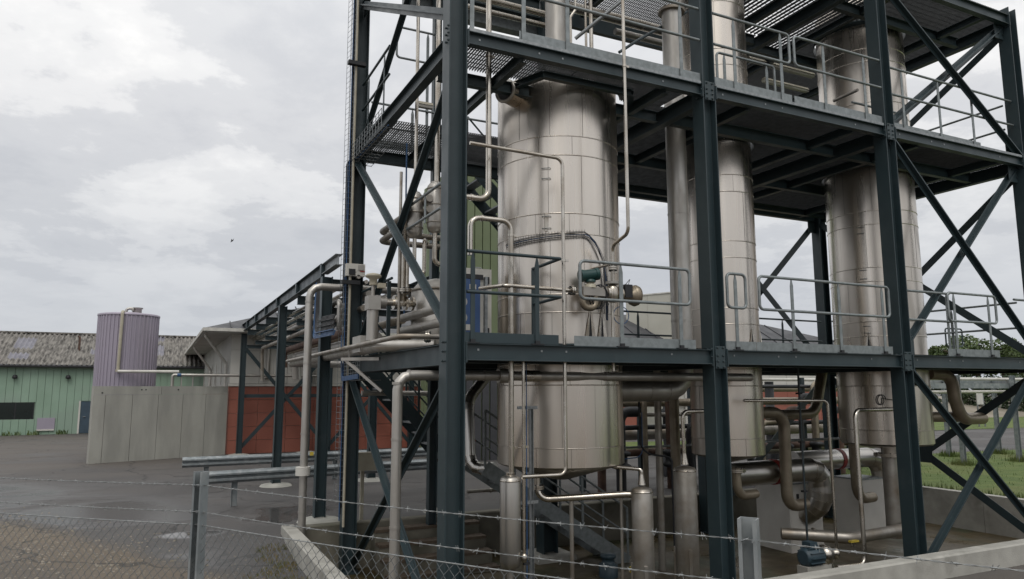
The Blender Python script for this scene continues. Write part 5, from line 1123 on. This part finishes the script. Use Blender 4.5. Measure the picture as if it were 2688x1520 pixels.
put('rim', MB().lathe((*tk, 4.83), [(1.045, -.03), (1.05, .03), (1.0, .05), (.05, .16)], 44), 'lilac', t)
b = MB(); b.lathe((tk[0] + .25, tk[1] - .25, 4.88), [(.16, 0), (.16, .2), (.2, .21), (.2, .25)], 18); put('manway', b, 'jacket', t)
put('vent_hook', MB().tube([(tk[0] - .1, tk[1] - .4, 4.85), (tk[0] - .1, tk[1] - .4, 5.08), (tk[0] + .12, tk[1] - .4, 5.08), (tk[0] + .12, tk[1] - .4, 5.0)], .05, 10, .12), 'jacket', t)
xp = -4.404; zp = 2.747
put('fill_pipe', MB().tube([(xp + .05, 22.0, 4.9), (xp + .02, 21.5, 4.9), (xp, 21.5, zp + .03)], .055, 12, .1), 'cream', t); put('pipe_foot', MB().disc((xp, 21.5, zp + .03), Z_, .08, .08), 'cream', t)
z1_ = 2.699
pipe('level_pipe', [(xp, 21.4, zp), (-2.421, 21.3, zp + .0)], .055, 'cab', 'white level pipe leaving the foot of the lilac tank fill pipe')
t = thing('railing_pipe', (-2.2, 21.0, 2.2), 'grey level pipe carried on short uprights along the top of the bund wall', 'pipe')
z2_ = 2.622; xl_ = -2.634
put('tube', MB().tube([(xl_, 20.9, 2.2), (xl_, 20.9, z2_), (2.6, 21.2, z2_ + .0)], .05, 12, .06), 'jacket', t)
for k in range(5): x = xl_ + .3 + k * .38; put('upright', MB().bar((x, 21.0 + k * .05, 2.2), (x, 21.0 + k * .05, z2_), .04, .04, (1, 0, 0)), 'jacket', t)
put('blue_coupling', MB().tube([(xl_ + .15, 20.9, z2_ + .0), (xl_ + .28, 20.905, z2_)], .062, 12), 'blue', t)

# ------------------------------------------------------------------ green shed
SX0, SX1, SY = -15.4, 3.0, 39.2
t = thing('green_shed', (-8, SY, ZG), 'long low shed with pale green boards and a weathered corrugated roof', 'building')
put('core', MB().box((SX0 + .1, SY + .06, ZG - .1), (SX1 - .1, SY + 8.4, 3.3)), 'green', t)
wd = .355; n = int((SX1 - SX0) / wd); DX0, DX1, DZ = -6.95, -5.75, 1.46; WX0, WX1, WZ0, WZ1 = -11.6, -9.1, .53, 1.44
for i in range(n):
    a, b_ = SX0 + i * wd, SX0 + (i + 1) * wd; segs = [(ZG - .12, 3.36)]
    mid = (a + b_) / 2
    if DX0 < mid < DX1: segs = [(DZ + .03, 3.36)]
    elif WX0 < mid < WX1: segs = [(ZG - .12, WZ0), (WZ1, 3.36)]
    for z0, z1 in segs:
        b = MB(); b.box((a + .008, SY, z0), (b_ - .008, SY + .05, z1)); put('board', b, 'green', t)
d_ = put('door', MB().box((DX0 + .05, SY + .02, ZG + .02), (DX1 - .02, SY + .07, DZ)), 'door', t); put('door_frame', MB().box((DX0 - .03, SY - .02, ZG), (DX0 + .05, SY + .06, DZ + .03)), 'white', d_); put('handle', MB().box((DX0 + .2, SY - .03, .6), (DX0 + .32, SY + .018, .64)), 'galv', d_)
w = put('window', MB().box((WX0 - .02, SY + .01, WZ0 - .02), (WX1 + .02, SY + .04, WZ1 + .02)), 'dark', t)
for k in range(3): x = WX0 + k * (WX1 - WX0) / 3; put('pane', MB().box((x + .03, SY - .004, WZ0 + .03), (x + (WX1 - WX0) / 3 - .03, SY + .008, WZ1 - .03)), 'glass', w)
put('vent_grille', MB().box((-8.878, SY - .05, -0.016), (-8.06, SY - .004, 0.59)), 'lilac', t); put('vent_sill', MB().box((-8.878, SY - .09, -0.016 - .08), (-8.06, SY - .004, -0.016 - .002)), 'cab', t)
for x in (-10.049, -7.587): put('wall_lamp', MB().lathe((x, SY - .16, 2.803), [(.02, .12), (.1, .08), (.13, -.05), (.1, -.1)], 14), 'dark', t)
put('gutter', MB().tube([(SX0, SY - .35, 3.40), (SX1, SY - .35, 3.40)], .09, 10), 'roof', t); put('plinth', MB().box((SX0, SY - .03, ZG - .15), (SX1, SY + .04, ZG - .0)), 'concrete', t)
rw, rows = .96, 6; y0, z0_, y1, z1_ = SY - .42, 3.44, SY + 4.2, 5.46
me_cache = {}
def sheet(rowlen):
    b = MB(); ns = 30; v = []
    for yy in (-.04, rowlen + .03):
        for k in range(ns + 1): v.append((rw * k / ns * 1.04, yy, .05 * math.sin(k * math.pi * 2 * 4.2 / ns)))
    return b.add(v, [(k, k + 1, ns + 2 + k, ns + 1 + k) for k in range(ns)], True)
slope = math.atan2(z1_ - z0_, y1 - y0); ln = math.hypot(y1 - y0, z1_ - z0_) / rows
for i in range(int((SX1 - SX0) / rw)):
    for k in range(rows):
        sk = (i == 5 and k in (1, 3, 4)) or (i == 12 and k in (2, 3, 5)) or (i == 9 and k == 2)
        v = sheet(ln); ox, oy, oz = SX0 + i * rw, y0 + k * ln * math.cos(slope), z0_ + k * ln * math.sin(slope) + .012 * (k % 2) + random.uniform(0, .012)
        ca, sa_ = math.cos(slope + .004), math.sin(slope + .004)
        v.v = [(ox + x, oy + y * ca - z * sa_, oz + y * sa_ + z * ca) for x, y, z in v.v]
        put('roof_light' if sk else 'roof_sheet', v, 'skylight' if sk else 'fibre', t)
put('ridge_cap', MB().bar((SX0, y1, z1_ + .04), (SX1, y1, z1_ + .04), .3, .09), 'fibre', t)
put('back_slope', MB().add([(SX0, y1, z1_), (SX1, y1, z1_), (SX1, y1 + 4.6, 3.4), (SX0, y1 + 4.6, 3.4)], [(0, 1, 2, 3)]), 'fibre', t)
put('flue', MB().tube([(-7.346, 41, 4.3), (-7.346, 41, 5.15), (-7.346 - .1, 41, 5.2)], .06, 8), 'rust', t)

# ------------------------------------------------------------------ tall green block, roofs and beige block behind the tower
t = thing('green_block', (6, 15, ZG), 'tall olive green clad block behind the widest vessel', 'building')
put('core', MB().box((6.06, 15.06, ZG), (10.5, 19, 9.9)), 'olive', t); 
for k in range(15): x = 6.0 + k * .3; put('cladding_panel', MB().box((x + .02, 14.98, 2.5), (x + .285, 15.05, 9.95)), 'olive', t); put('shaded_lower_panel', MB().box((x + .02, 14.98, ZG), (x + .27, 15.05, 2.46)), 'roof', t)  # lower green cladding takes the dark roof colour, shade painted in
for k in range(12): y = 15.1 + k * .3; put('cladding_panel', MB().box((5.98, y + .02, ZG), (6.05, y + .27, 9.95)), 'olive', t)
t = thing('roofed_hall', (19, 26, ZG), 'hall behind the vessels with red panels below and a wide dark sloping roof', 'building')
hx0, hx1, hy = 18.2, 38.5, 26.0
put('core', MB().box((hx0 + .1, hy + .08, ZG), (hx1 - .1, hy + 12, 4.9)), 'soffit', t)
for i in range(14):
    a = hx0 + i * 1.45
    put('red_panel', MB().box((a + .01, hy, ZG), (a + 1.44, hy + .06, 1.0)), 'red', t); put('red_panel', MB().box((a + .01, hy, 1.015), (a + 1.44, hy + .06, 2.28)), 'red', t); put('white_panel', MB().box((a + .01, hy, 2.3), (a + 1.44, hy + .06, 4.85)), 'white', t)
r_ = MB().add([(hx0 - 1, hy - .8, 4.9), (hx1, hy - .8, 4.9), (31.2, hy + 2.0, 6.5), (hx0 - 1, hy + 2.0, 6.5), (hx1, hy + 8, 4.9), (hx0 - 1, hy + 8, 4.9)], [(0, 1, 2, 3), (1, 4, 2), (3, 2, 4, 5)]); ro = put('roof', r_, 'roof', t)
for k in range(12): x = hx0 + k * 1.3; e = min(1, max(.1, (hx1 - x) / 7.5)); put('roof_seam', MB().bar((x, hy - .8, 4.93), (x, hy - .8 + 2.8 * e, 4.93 + 1.6 * e), .05, .05), 'roof', ro)
t = thing('beige_block', (22, 27.5, ZG), 'beige panelled plant room standing above the dark roof beside the vapour duct', 'building')
bx0, bxc, bx1 = 22.769, 22.758, 25.323
yb0 = 24.8
ztop = 7.472
for k in range(2): y = yb0 + 2.6 * k / 2; put('panel', MB().poly([(bxc - .6 * k, y * 1.0 + .01, ZG), (bxc - .6 * (k + 1), y + 1.29, ZG), (bxc - .6 * (k + 1) + .06, y + 1.31, ZG), (bxc - .6 * k + .06, y + .03, ZG)], ztop - ZG), 'beige', t)
for k in range(3): put('panel', MB().box((bxc + 1.1 * k + .01, yb0, ZG), (bxc + 1.1 * (k + 1) - .01, yb0 + .06, ztop)), 'beige', t)
put('core', MB().poly([(bxc + .02, yb0 + .08, ZG), (bxc + 3.2, yb0 + .08, ZG), (bxc + 3.2, yb0 + 2.6, ZG), (bxc - 1.1, yb0 + 2.6, ZG)], ztop - ZG - .01), 'beige', t)
put('coping', MB().poly([(bxc - .03, yb0 - .04, ztop), (bxc + 3.3, yb0 - .04, ztop), (bxc + 3.3, yb0 + 2.6, ztop), (bxc - 1.24, yb0 + 2.6, ztop)], .07), 'cab', t)
# clutter beyond the pit
fz = (8.282, 8.0, 0.929)
pipe('silver_main', [(7.856 - 3, 8, fz[2]), (10.074 + 8, 8, fz[2])], 0.164, 'matpipe', 'broad silver main lying low beyond the pit between the vessels', n=22, rings=[((x, 8, fz[2]), X_) for x in (9.5, 11.5, 13.0, 15.5, 17)])
for k, (zx, rr2, m_, lab) in enumerate((((7.876, 7.0, 1.455), .05, 'matpipe', 'thin galvanised main above the broad silver main'), ((15.411, 9.0, 2.077), .09, 'brownpipe', 'cream main high behind the slim vessel'), ((15.434, 9.0, 2.37), .05, 'cab', 'white slim main just under the lowest deck, far side'), ((13.163, 7.5, 0.406), .12, 'matpipe', 'jacketed main behind the nearer silver segmented duct'))):
    pipe('main_pipe', [(zx[0] - 2, zx[1], zx[2]), (zx[0] + 4, zx[1], zx[2])], rr2, m_, lab, n=14)
wx = (13.964, 13.0, 1.184)
t = thing('white_container', wx, 'white ribbed container far behind the slim vessel foot', 'container')
put('body', MB().box((wx[0] - .35, 13.1, ZG + .6), (wx[0] + 1.6, 15, wx[2] + .9)), 'cab', t)
for k in range(5): put('rib', MB().box((wx[0] - .35 + k * .42, 13.03, ZG + .62), (wx[0] - .22 + k * .42, 13.098, wx[2] + .88)), 'white', t)
ft = bpy.data.curves.new('letter', 'FONT'); ft.body = 'B'; ft.size = .2; ft.extrude = .004; fo = bpy.data.objects.new('letter', ft); me = fo.to_mesh().copy(); bpy.data.objects.remove(fo); me.transform(Matrix.Translation((wx[0] - .16, 13.02, 0.997)) @ Matrix.Rotation(R(90), 4, 'X')); me.materials.clear(); me.materials.append(M['dark']); put('letter', None, None, t, mesh=me)
put('top_bar', MB().box((wx[0] - .38, 13.0, wx[2] + .30), (wx[0] + 1.63, 13.028, wx[2] + .38)), 'dark', t)
vx_ = [((13.528, 8.5, 0.82), .22, 'dark valve tower left of the brown level pipe'), ((16.109, 8.5, 0.846), .24, 'dark valve tower right of the brown bend, before the red wall'), ((9.741, 8.6, 1.388), .16, 'dark upright valve behind the grey upright pipe')]
for p, r2_, lab in vx_:
    t = thing('valve_tower', (p[0], p[1], ZG), lab, 'valve', 'dark valves beyond the pit')
    put('body', MB().lathe((p[0], p[1], 0), [(r2_, ZG), (r2_, .3), (r2_ * .7, .35), (r2_ * .7, 1.3), (r2_ * 1.15, 1.34), (r2_ * 1.15, 1.5), (r2_ * .6, 1.55), (r2_ * .6, 2.3)], 18), 'dark', t); put('handwheel', MB().tube([(p[0] + math.cos(a * .5236) * r2_ * 1.3, p[1] - r2_ - .1, .75 + math.sin(a * .5236) * r2_ * 1.3) for a in range(12)], .02, 6, 0, 1, True), 'dark', t)

# ------------------------------------------------------------------ right background: galvanised rack, sign, hedge, trees
t = thing('galvanised_rack', (22, 7.5, ZG), 'galvanised pipe bridge on slim posts across the lawn at the right', 'pipe rack')
PR = [(19.4, 6.5), (22.1, 6.4), (21.9, 8.6), (24.6, 8.5), (25.2, 6.3), (27.6, 8.4)]
for x, y in PR:
    put('post', MB().prof((x, y, ZG), (x, y, 2.5), isec(.13, .12, .01, .008), (1, 0, 0)), 'post', t)
for i in (0, 1, 4): a = PR[i]; c = {0: PR[2], 1: PR[3], 4: PR[5]}[i]; put('cross_arm', MB().bar((*a, 2.3), (*c, 2.3), .08, .12), 'post', t)
put('channel', MB().prof((16, 6.55, 2.164), (40, 6.25, 2.164), csec(.16, .07, .008)), 'post', t)
put('rail', MB().prof((16, 8.65, 2.3), (40, 8.3, 2.3), csec(.16, .07, .008)), 'post', t)
for z, rr2, lab in ((2.387, .05, 'upper white pipe on the galvanised pipe bridge'), (1.973, .05, 'lower white pipe on the galvanised pipe bridge')):
    pipe('bridge_pipe', [(15.5, 6.95, z), (42, 6.7, z)], rr2, 'cab', lab, n=10)
sg = (42.935, 20.295, 1.479)
t = thing('sign', (sg[0], sg[1], .5), 'small white notice on two posts in front of the far hedge', 'sign')
put('board', MB().box((sg[0] - .3, sg[1] - .02, sg[2] - .4), (sg[0] + .3, sg[1] + .02, sg[2] + .4)), 'cab', t)
for dx in (-.2, .4): put('post', MB().bar((sg[0] + dx, sg[1] + .05, -.3), (sg[0] + dx, sg[1] + .05, sg[2] + .2), .07, .07, (1, 0, 0)), 'galv', t)
def leaves(b, c, rad, n, size, clumps=44, flat=1.0):
    cl = []
    for _ in range(clumps):
        while True:
            p = Vector((random.uniform(-1, 1), random.uniform(-1, 1), random.uniform(-1, 1)))
            if .25 < p.length < .95: break
        cl.append((Vector((p.x * rad[0], p.y * rad[1], p.z * rad[2])), random.uniform(.18, .36)))
    for i in range(n):
        q, s = random.choice(cl); d = Vector((random.gauss(0, 1), random.gauss(0, 1), random.gauss(0, 1))).normalized() * random.uniform(.4, 1) ** .5
        p = Vector(c) + q + Vector((d.x * rad[0] * s, d.y * rad[1] * s, d.z * rad[2] * s * 1.2))
        a = Vector((random.gauss(0, 1), random.gauss(0, 1), random.gauss(0, 1))).normalized(); e = a.cross(Vector((random.gauss(0, 1), random.gauss(0, 1), random.gauss(0, 1)))).normalized()
        z = size * random.uniform(.6, 1.3); b.add([p - a * z, p + e * z * .5, p + a * z, p - e * z * .5], [(0, 1, 2, 3)])
def tree(c, rad, n, size, label, m_='leaf', group='trees beyond the lawn'):
    t = thing('tree', (c[0], c[1], ZG), label, 'tree', group)
    tb = MB(); tb.tube([(c[0], c[1], ZG), (c[0] + .1, c[1], c[2] - rad[2] * .5), (c[0], c[1], c[2])], .22, 8); put('trunk', tb, 'bark', t)
    for k in range(6):
        a = k * 1.05 + .4; put('limb', MB().tube([(c[0], c[1], c[2] - rad[2] * .6), (c[0] + math.cos(a) * rad[0] * .35, c[1] + math.sin(a) * rad[1] * .35, c[2] - .1 * rad[2]), (c[0] + math.cos(a) * rad[0] * .65, c[1] + math.sin(a) * rad[1] * .65, c[2] + .35 * rad[2])], .09, 6), 'bark', t)
    b = MB(); leaves(b, c, rad, n, size); put('crown', b, m_, t, kind='stuff')
tree((67.953, 35.65, 5.117), (4.6, 4, 1.75), 9000, .17, 'broad round-headed tree beyond the end of the lowest deck')
tree((67.045, 38.358, 4.961), (2.5, 2.4, 1.15), 3500, .16, 'smaller bushy tree left of the broad tree')
tree((74.465, 37.018, 4.86), (2.6, 2.6, 1.3), 4200, .16, 'loose lower tree right of the broad tree')
tree((81.05, 38.414, 4.182), (3.2, 2.6, 1.1), 3600, .16, 'pale tree at the right edge of the picture beyond the deck', 'leaf')
t = thing('hedge', (64.411, 33.556, 0.693), 'dark green hedge along the far side of the gravel bank', 'hedge'); b = MB()
h0, h1 = Vector((52.721, 36.915, 1.144)), Vector((70.463, 26.052, 1.22))
for k in range(40):
    p = h0.lerp(h1, k / 39); leaves(b, (p.x, p.y, 1.6 + random.uniform(-.2, .25)), (1.7, .9, 1.7), 430, .17, 11)
put('foliage', b, 'leafd', t, kind='stuff')
kb = MB(); kb.bar((h0.x, h0.y, .45), (h1.x, h1.y, .45), .5, .5); put('low_wall', kb, 'concrete', t)
b = MB()
for q_ in range(5200):
    x, y = random.uniform(13.45, 26), random.uniform(-6, 9.5); h_ = random.uniform(.03, .09)
    if q_ % 4 == 0: x = 13.42 + abs(random.gauss(0, .07)); h_ = random.uniform(.06, .2)
    elif q_ % 4 == 1: pc = random.choice(PR[:5]); x, y = pc[0] + random.gauss(0, .16), pc[1] + random.gauss(0, .16); h_ = random.uniform(.08, .24)
    a = random.uniform(0, 6.3); s = .012
    b.add([(x - math.cos(a) * s, y - math.sin(a) * s, ZG + .03), (x + math.cos(a) * s, y + math.sin(a) * s, ZG + .03), (x + random.uniform(-.03, .03), y + random.uniform(-.03, .03), ZG + .05 + h_)], [(0, 1, 2)])
o = put('grass_tufts', b, 'grass'); tag(o, 'short green grass blades standing on the lawn', 'grass', kind='stuff')

# ------------------------------------------------------------------ loose stones and weeds
b = MB()
for _ in range(2600):
    x = random.uniform(-6.5, -1.15); y = .41 - 1.47 * x + random.gauss(-1.6, 1.3)
    if y > 20 or fence_side(x, y) < .3: continue
    z = ground_z(x, y); r_ = random.uniform(.005, .017) * (1.6 if random.random() < .06 else 1); v = [(x + random.uniform(-r_, r_) + r_ * c[0], y + random.uniform(-r_, r_) * .5 + r_ * c[1], z + r_ * c[2]) for c in ((-1, -1, -.2), (1, -1, -.2), (1, 1, -.2), (-1, 1, -.2), (-.4, -.3, .8), (.5, .3, .7))]
    b.add(v, [(0, 1, 4), (1, 5, 4), (1, 2, 5), (2, 3, 5), (3, 4, 5), (3, 0, 4)])
tag(put('gravel', b, 'bank'), 'loose stones scattered over the muddy edge of the yard', 'gravel', kind='stuff')
def weeds(nm, spots, n, hmin, hmax, label, m_='weed'):
    b = MB()
    for (x, y, r_) in spots:
        for _ in range(n):
            a = random.uniform(0, 6.3); d = r_ * math.sqrt(random.random()); px_, py_ = x + math.cos(a) * d, y + math.sin(a) * d; z = ground_z(px_, py_) if not (-.83 < px_ < 13.1 and -1 < py_ < 5.1) else ZP
            h_ = random.uniform(hmin, hmax); s = h_ * .12; q = random.uniform(0, 6.3); lx, ly = math.cos(q) * h_ * .45, math.sin(q) * h_ * .45
            b.add([(px_ - s, py_, z), (px_ + s, py_, z), (px_ + lx * .6 + s * .6, py_ + ly * .6, z + h_ * .7), (px_ + lx, py_ + ly, z + h_), (px_ + lx * .6 - s * .6, py_ + ly * .6, z + h_ * .7)], [(0, 1, 2, 3, 4)])
    return tag(put(nm, b, m_), label, 'weeds', kind='stuff')
weeds('dry_weeds', [(-1.3, 4.5, .25), (-1.3, 4.0, .3), (-1.35, 3.3, .3), (-1.3, 2.6, .3), (-1.4, 1.9, .35), (-1.55, 3.0, .4), (-1.2, 3.6, .2)], 150, .012, .055, 'dry brown and green weeds in the dirt beside the low pit wall')
weeds('wall_weeds', [(-7.666, 38.95, .28), (-10.0, 38.95, .5), (-9.0, 38.95, .3), (-12, 38.95, .4)], 34, .08, .3, 'green weeds growing at the foot of the green shed', 'leaf')
weeds('pit_weeds', [(4.167, -.75, .22), (4.82, -.72, .2), (4.2, -.7, .25)], 60, .15, .6, 'tall thin weeds growing inside the front pit wall', 'leaf')

# ------------------------------------------------------------------ near fence: posts, barbed wire and chain link
def fpost(p, q, label):
    d = (q - p).normalized(); t = thing('fence_post', (p.x, p.y, .2), label, 'fence post', 'posts of the near fence')
    pr = [(a_, b_ - .025) for a_, b_ in [(-.031, 0), (.031, 0), (.031, .05), (.018, .05), (.018, .046), (.027, .046), (.027, .004), (-.027, .004), (-.027, .046), (-.018, .046), (-.018, .05), (-.031, .05)]]
    put('channel', MB().prof((p.x, p.y, .2), (p.x, p.y, 1.662), pr, (-d.y, d.x, 0)), 'post', t)
    for z in (1.592, 1.455): put('wire_tie', MB().tube([(p.x - d.y * .04 - d.x * .02, p.y + d.x * .04 - d.y * .02, z), (p.x + d.y * .05, p.y - d.x * .05, z), (p.x - d.y * .04 + d.x * .02, p.y + d.x * .04 + d.y * .02, z)], .003, 5), 'galv', t)
    return t
fpost(FP0, FP1, 'galvanised fence post just beyond the left edge of the picture'); fpost(FP1, FP0 + (FP1 - FP2) * .8, 'galvanised fence post left of the corner column, carrying chain link'); fpost(FP2, FP1, 'galvanised fence post nearest the viewer, in front of the second column'); fpost(FP3, FP2, 'galvanised fence post out beyond the lower right corner')
FV = [FP0 + (FP0 - FP1), FP0, FP1, FP2, FP3]
def wire_pts(z, sag=.012, n=24):
    out = []
    for a, b_ in zip(FV[:-1], FV[1:]):
        for k in range(n):
            f = k / n; p = a.lerp(b_, f); out.append(Vector((p.x, p.y, z - sag * 4 * f * (1 - f))))
    out.append(Vector((*FV[-1], z))); return out
for z, lab in ((1.592, 'upper strand of barbed wire along the near fence'), (1.452, 'lower strand of barbed wire along the near fence')):
    t = thing('barbed_wire', (FP0.x, FP0.y, z), lab, 'barbed wire', 'barbed wires of the near fence'); P_ = wire_pts(z, .014)
    den_ = []
    for a, b_ in zip(P_[:-1], P_[1:]):
        for k in range(10): den_.append(a.lerp(b_, k / 10))
    for ph in (0, math.pi):
        b = MB(); b.tube([p + Vector((0, math.cos(i * .9 + ph), math.sin(i * .9 + ph))) * .0017 for i, p in enumerate(den_)], .0014, 4); put('strand', b, 'wirezn', t)
    b = MB(); L_ = 0; last = P_[0]; nxt = .05
    for i in range(1, len(den_)):
        L_ += (den_[i] - den_[i - 1]).length
        if L_ > nxt:
            nxt += .095 + random.uniform(-.008, .008); p = den_[i]; ax = (den_[i] - den_[i - 1]).normalized()
            for s in (-.005, .005):
                d = Vector((random.gauss(0, .5), random.gauss(0, .5), random.gauss(0, 1))).normalized(); b.tube([p + ax * s - d * .013, p + ax * s + d * .013], .0011, 4)
            b.tube([p - ax * .008, p + ax * .008], .0036, 5)
    put('barbs', b, 'wirezn', t, kind='stuff')
t = thing('chain_link_mesh', (FP0.x, FP0.y, .3), 'chain link mesh of the near fence with a twisted top wire', 'chain link fence')
ZM = 1.385
put('top_wire', MB().tube(wire_pts(ZM, .010), .003, 5), 'wirezn', t)
b = MB(); pitch = .054; wn = 0
def along(s):
    for a, b_ in zip(FV[:-1], FV[1:]):
        l = (b_ - a).length
        if s <= l or b_ is FV[-1]: f = s / l; p = a.lerp(b_, f); return p, .010 * 4 * f * (1 - f), (b_ - a).normalized()
        s -= l
tot = sum((b_ - a).length for a, b_ in zip(FV[:-1], FV[1:])); s = .3
while s < tot - .3:
    wn += 1; pts = []; wob = random.uniform(-.004, .004)
    for k in range(34):
        p, sg_, d = along(s + (pitch * .5 if (k + wn) % 2 else 0) + wob + .006 * math.sin(k * .7 + s * 3)); nn_ = Vector((-d.y, d.x)) * (.002 if (k + wn) % 2 else -.002)
        z = ZM - sg_ + .006 - k * .030
        pts.append(Vector((p.x + nn_.x, p.y + nn_.y, z)))
    b.tube(pts, .0015, 4, .006, 2)
    s += pitch * .5 * 1.0
put('wire_mesh', b, 'mesh', t, kind='stuff')
# a bird far off
bd = Vector((0.558, 39.361, 11.265))
t = thing('bird', bd, 'tiny dark bird flying in the grey sky at the left', 'bird')
put('body', MB().lathe(bd, [(.005, -.11), (.03, -.05), (.035, .02), (.02, .09), (.004, .13)], 8, (0.4, 0.2, .5)), 'dark', t)
for s in (-1, 1): put('wing', MB().poly([tuple(bd + Vector((0, 0, .04))), tuple(bd + Vector((s * .06, .03, .12))), tuple(bd + Vector((s * .1, .02, .2 if s > 0 else -.12))), tuple(bd + Vector((0, 0, -.03)))], .006), 'dark', t)
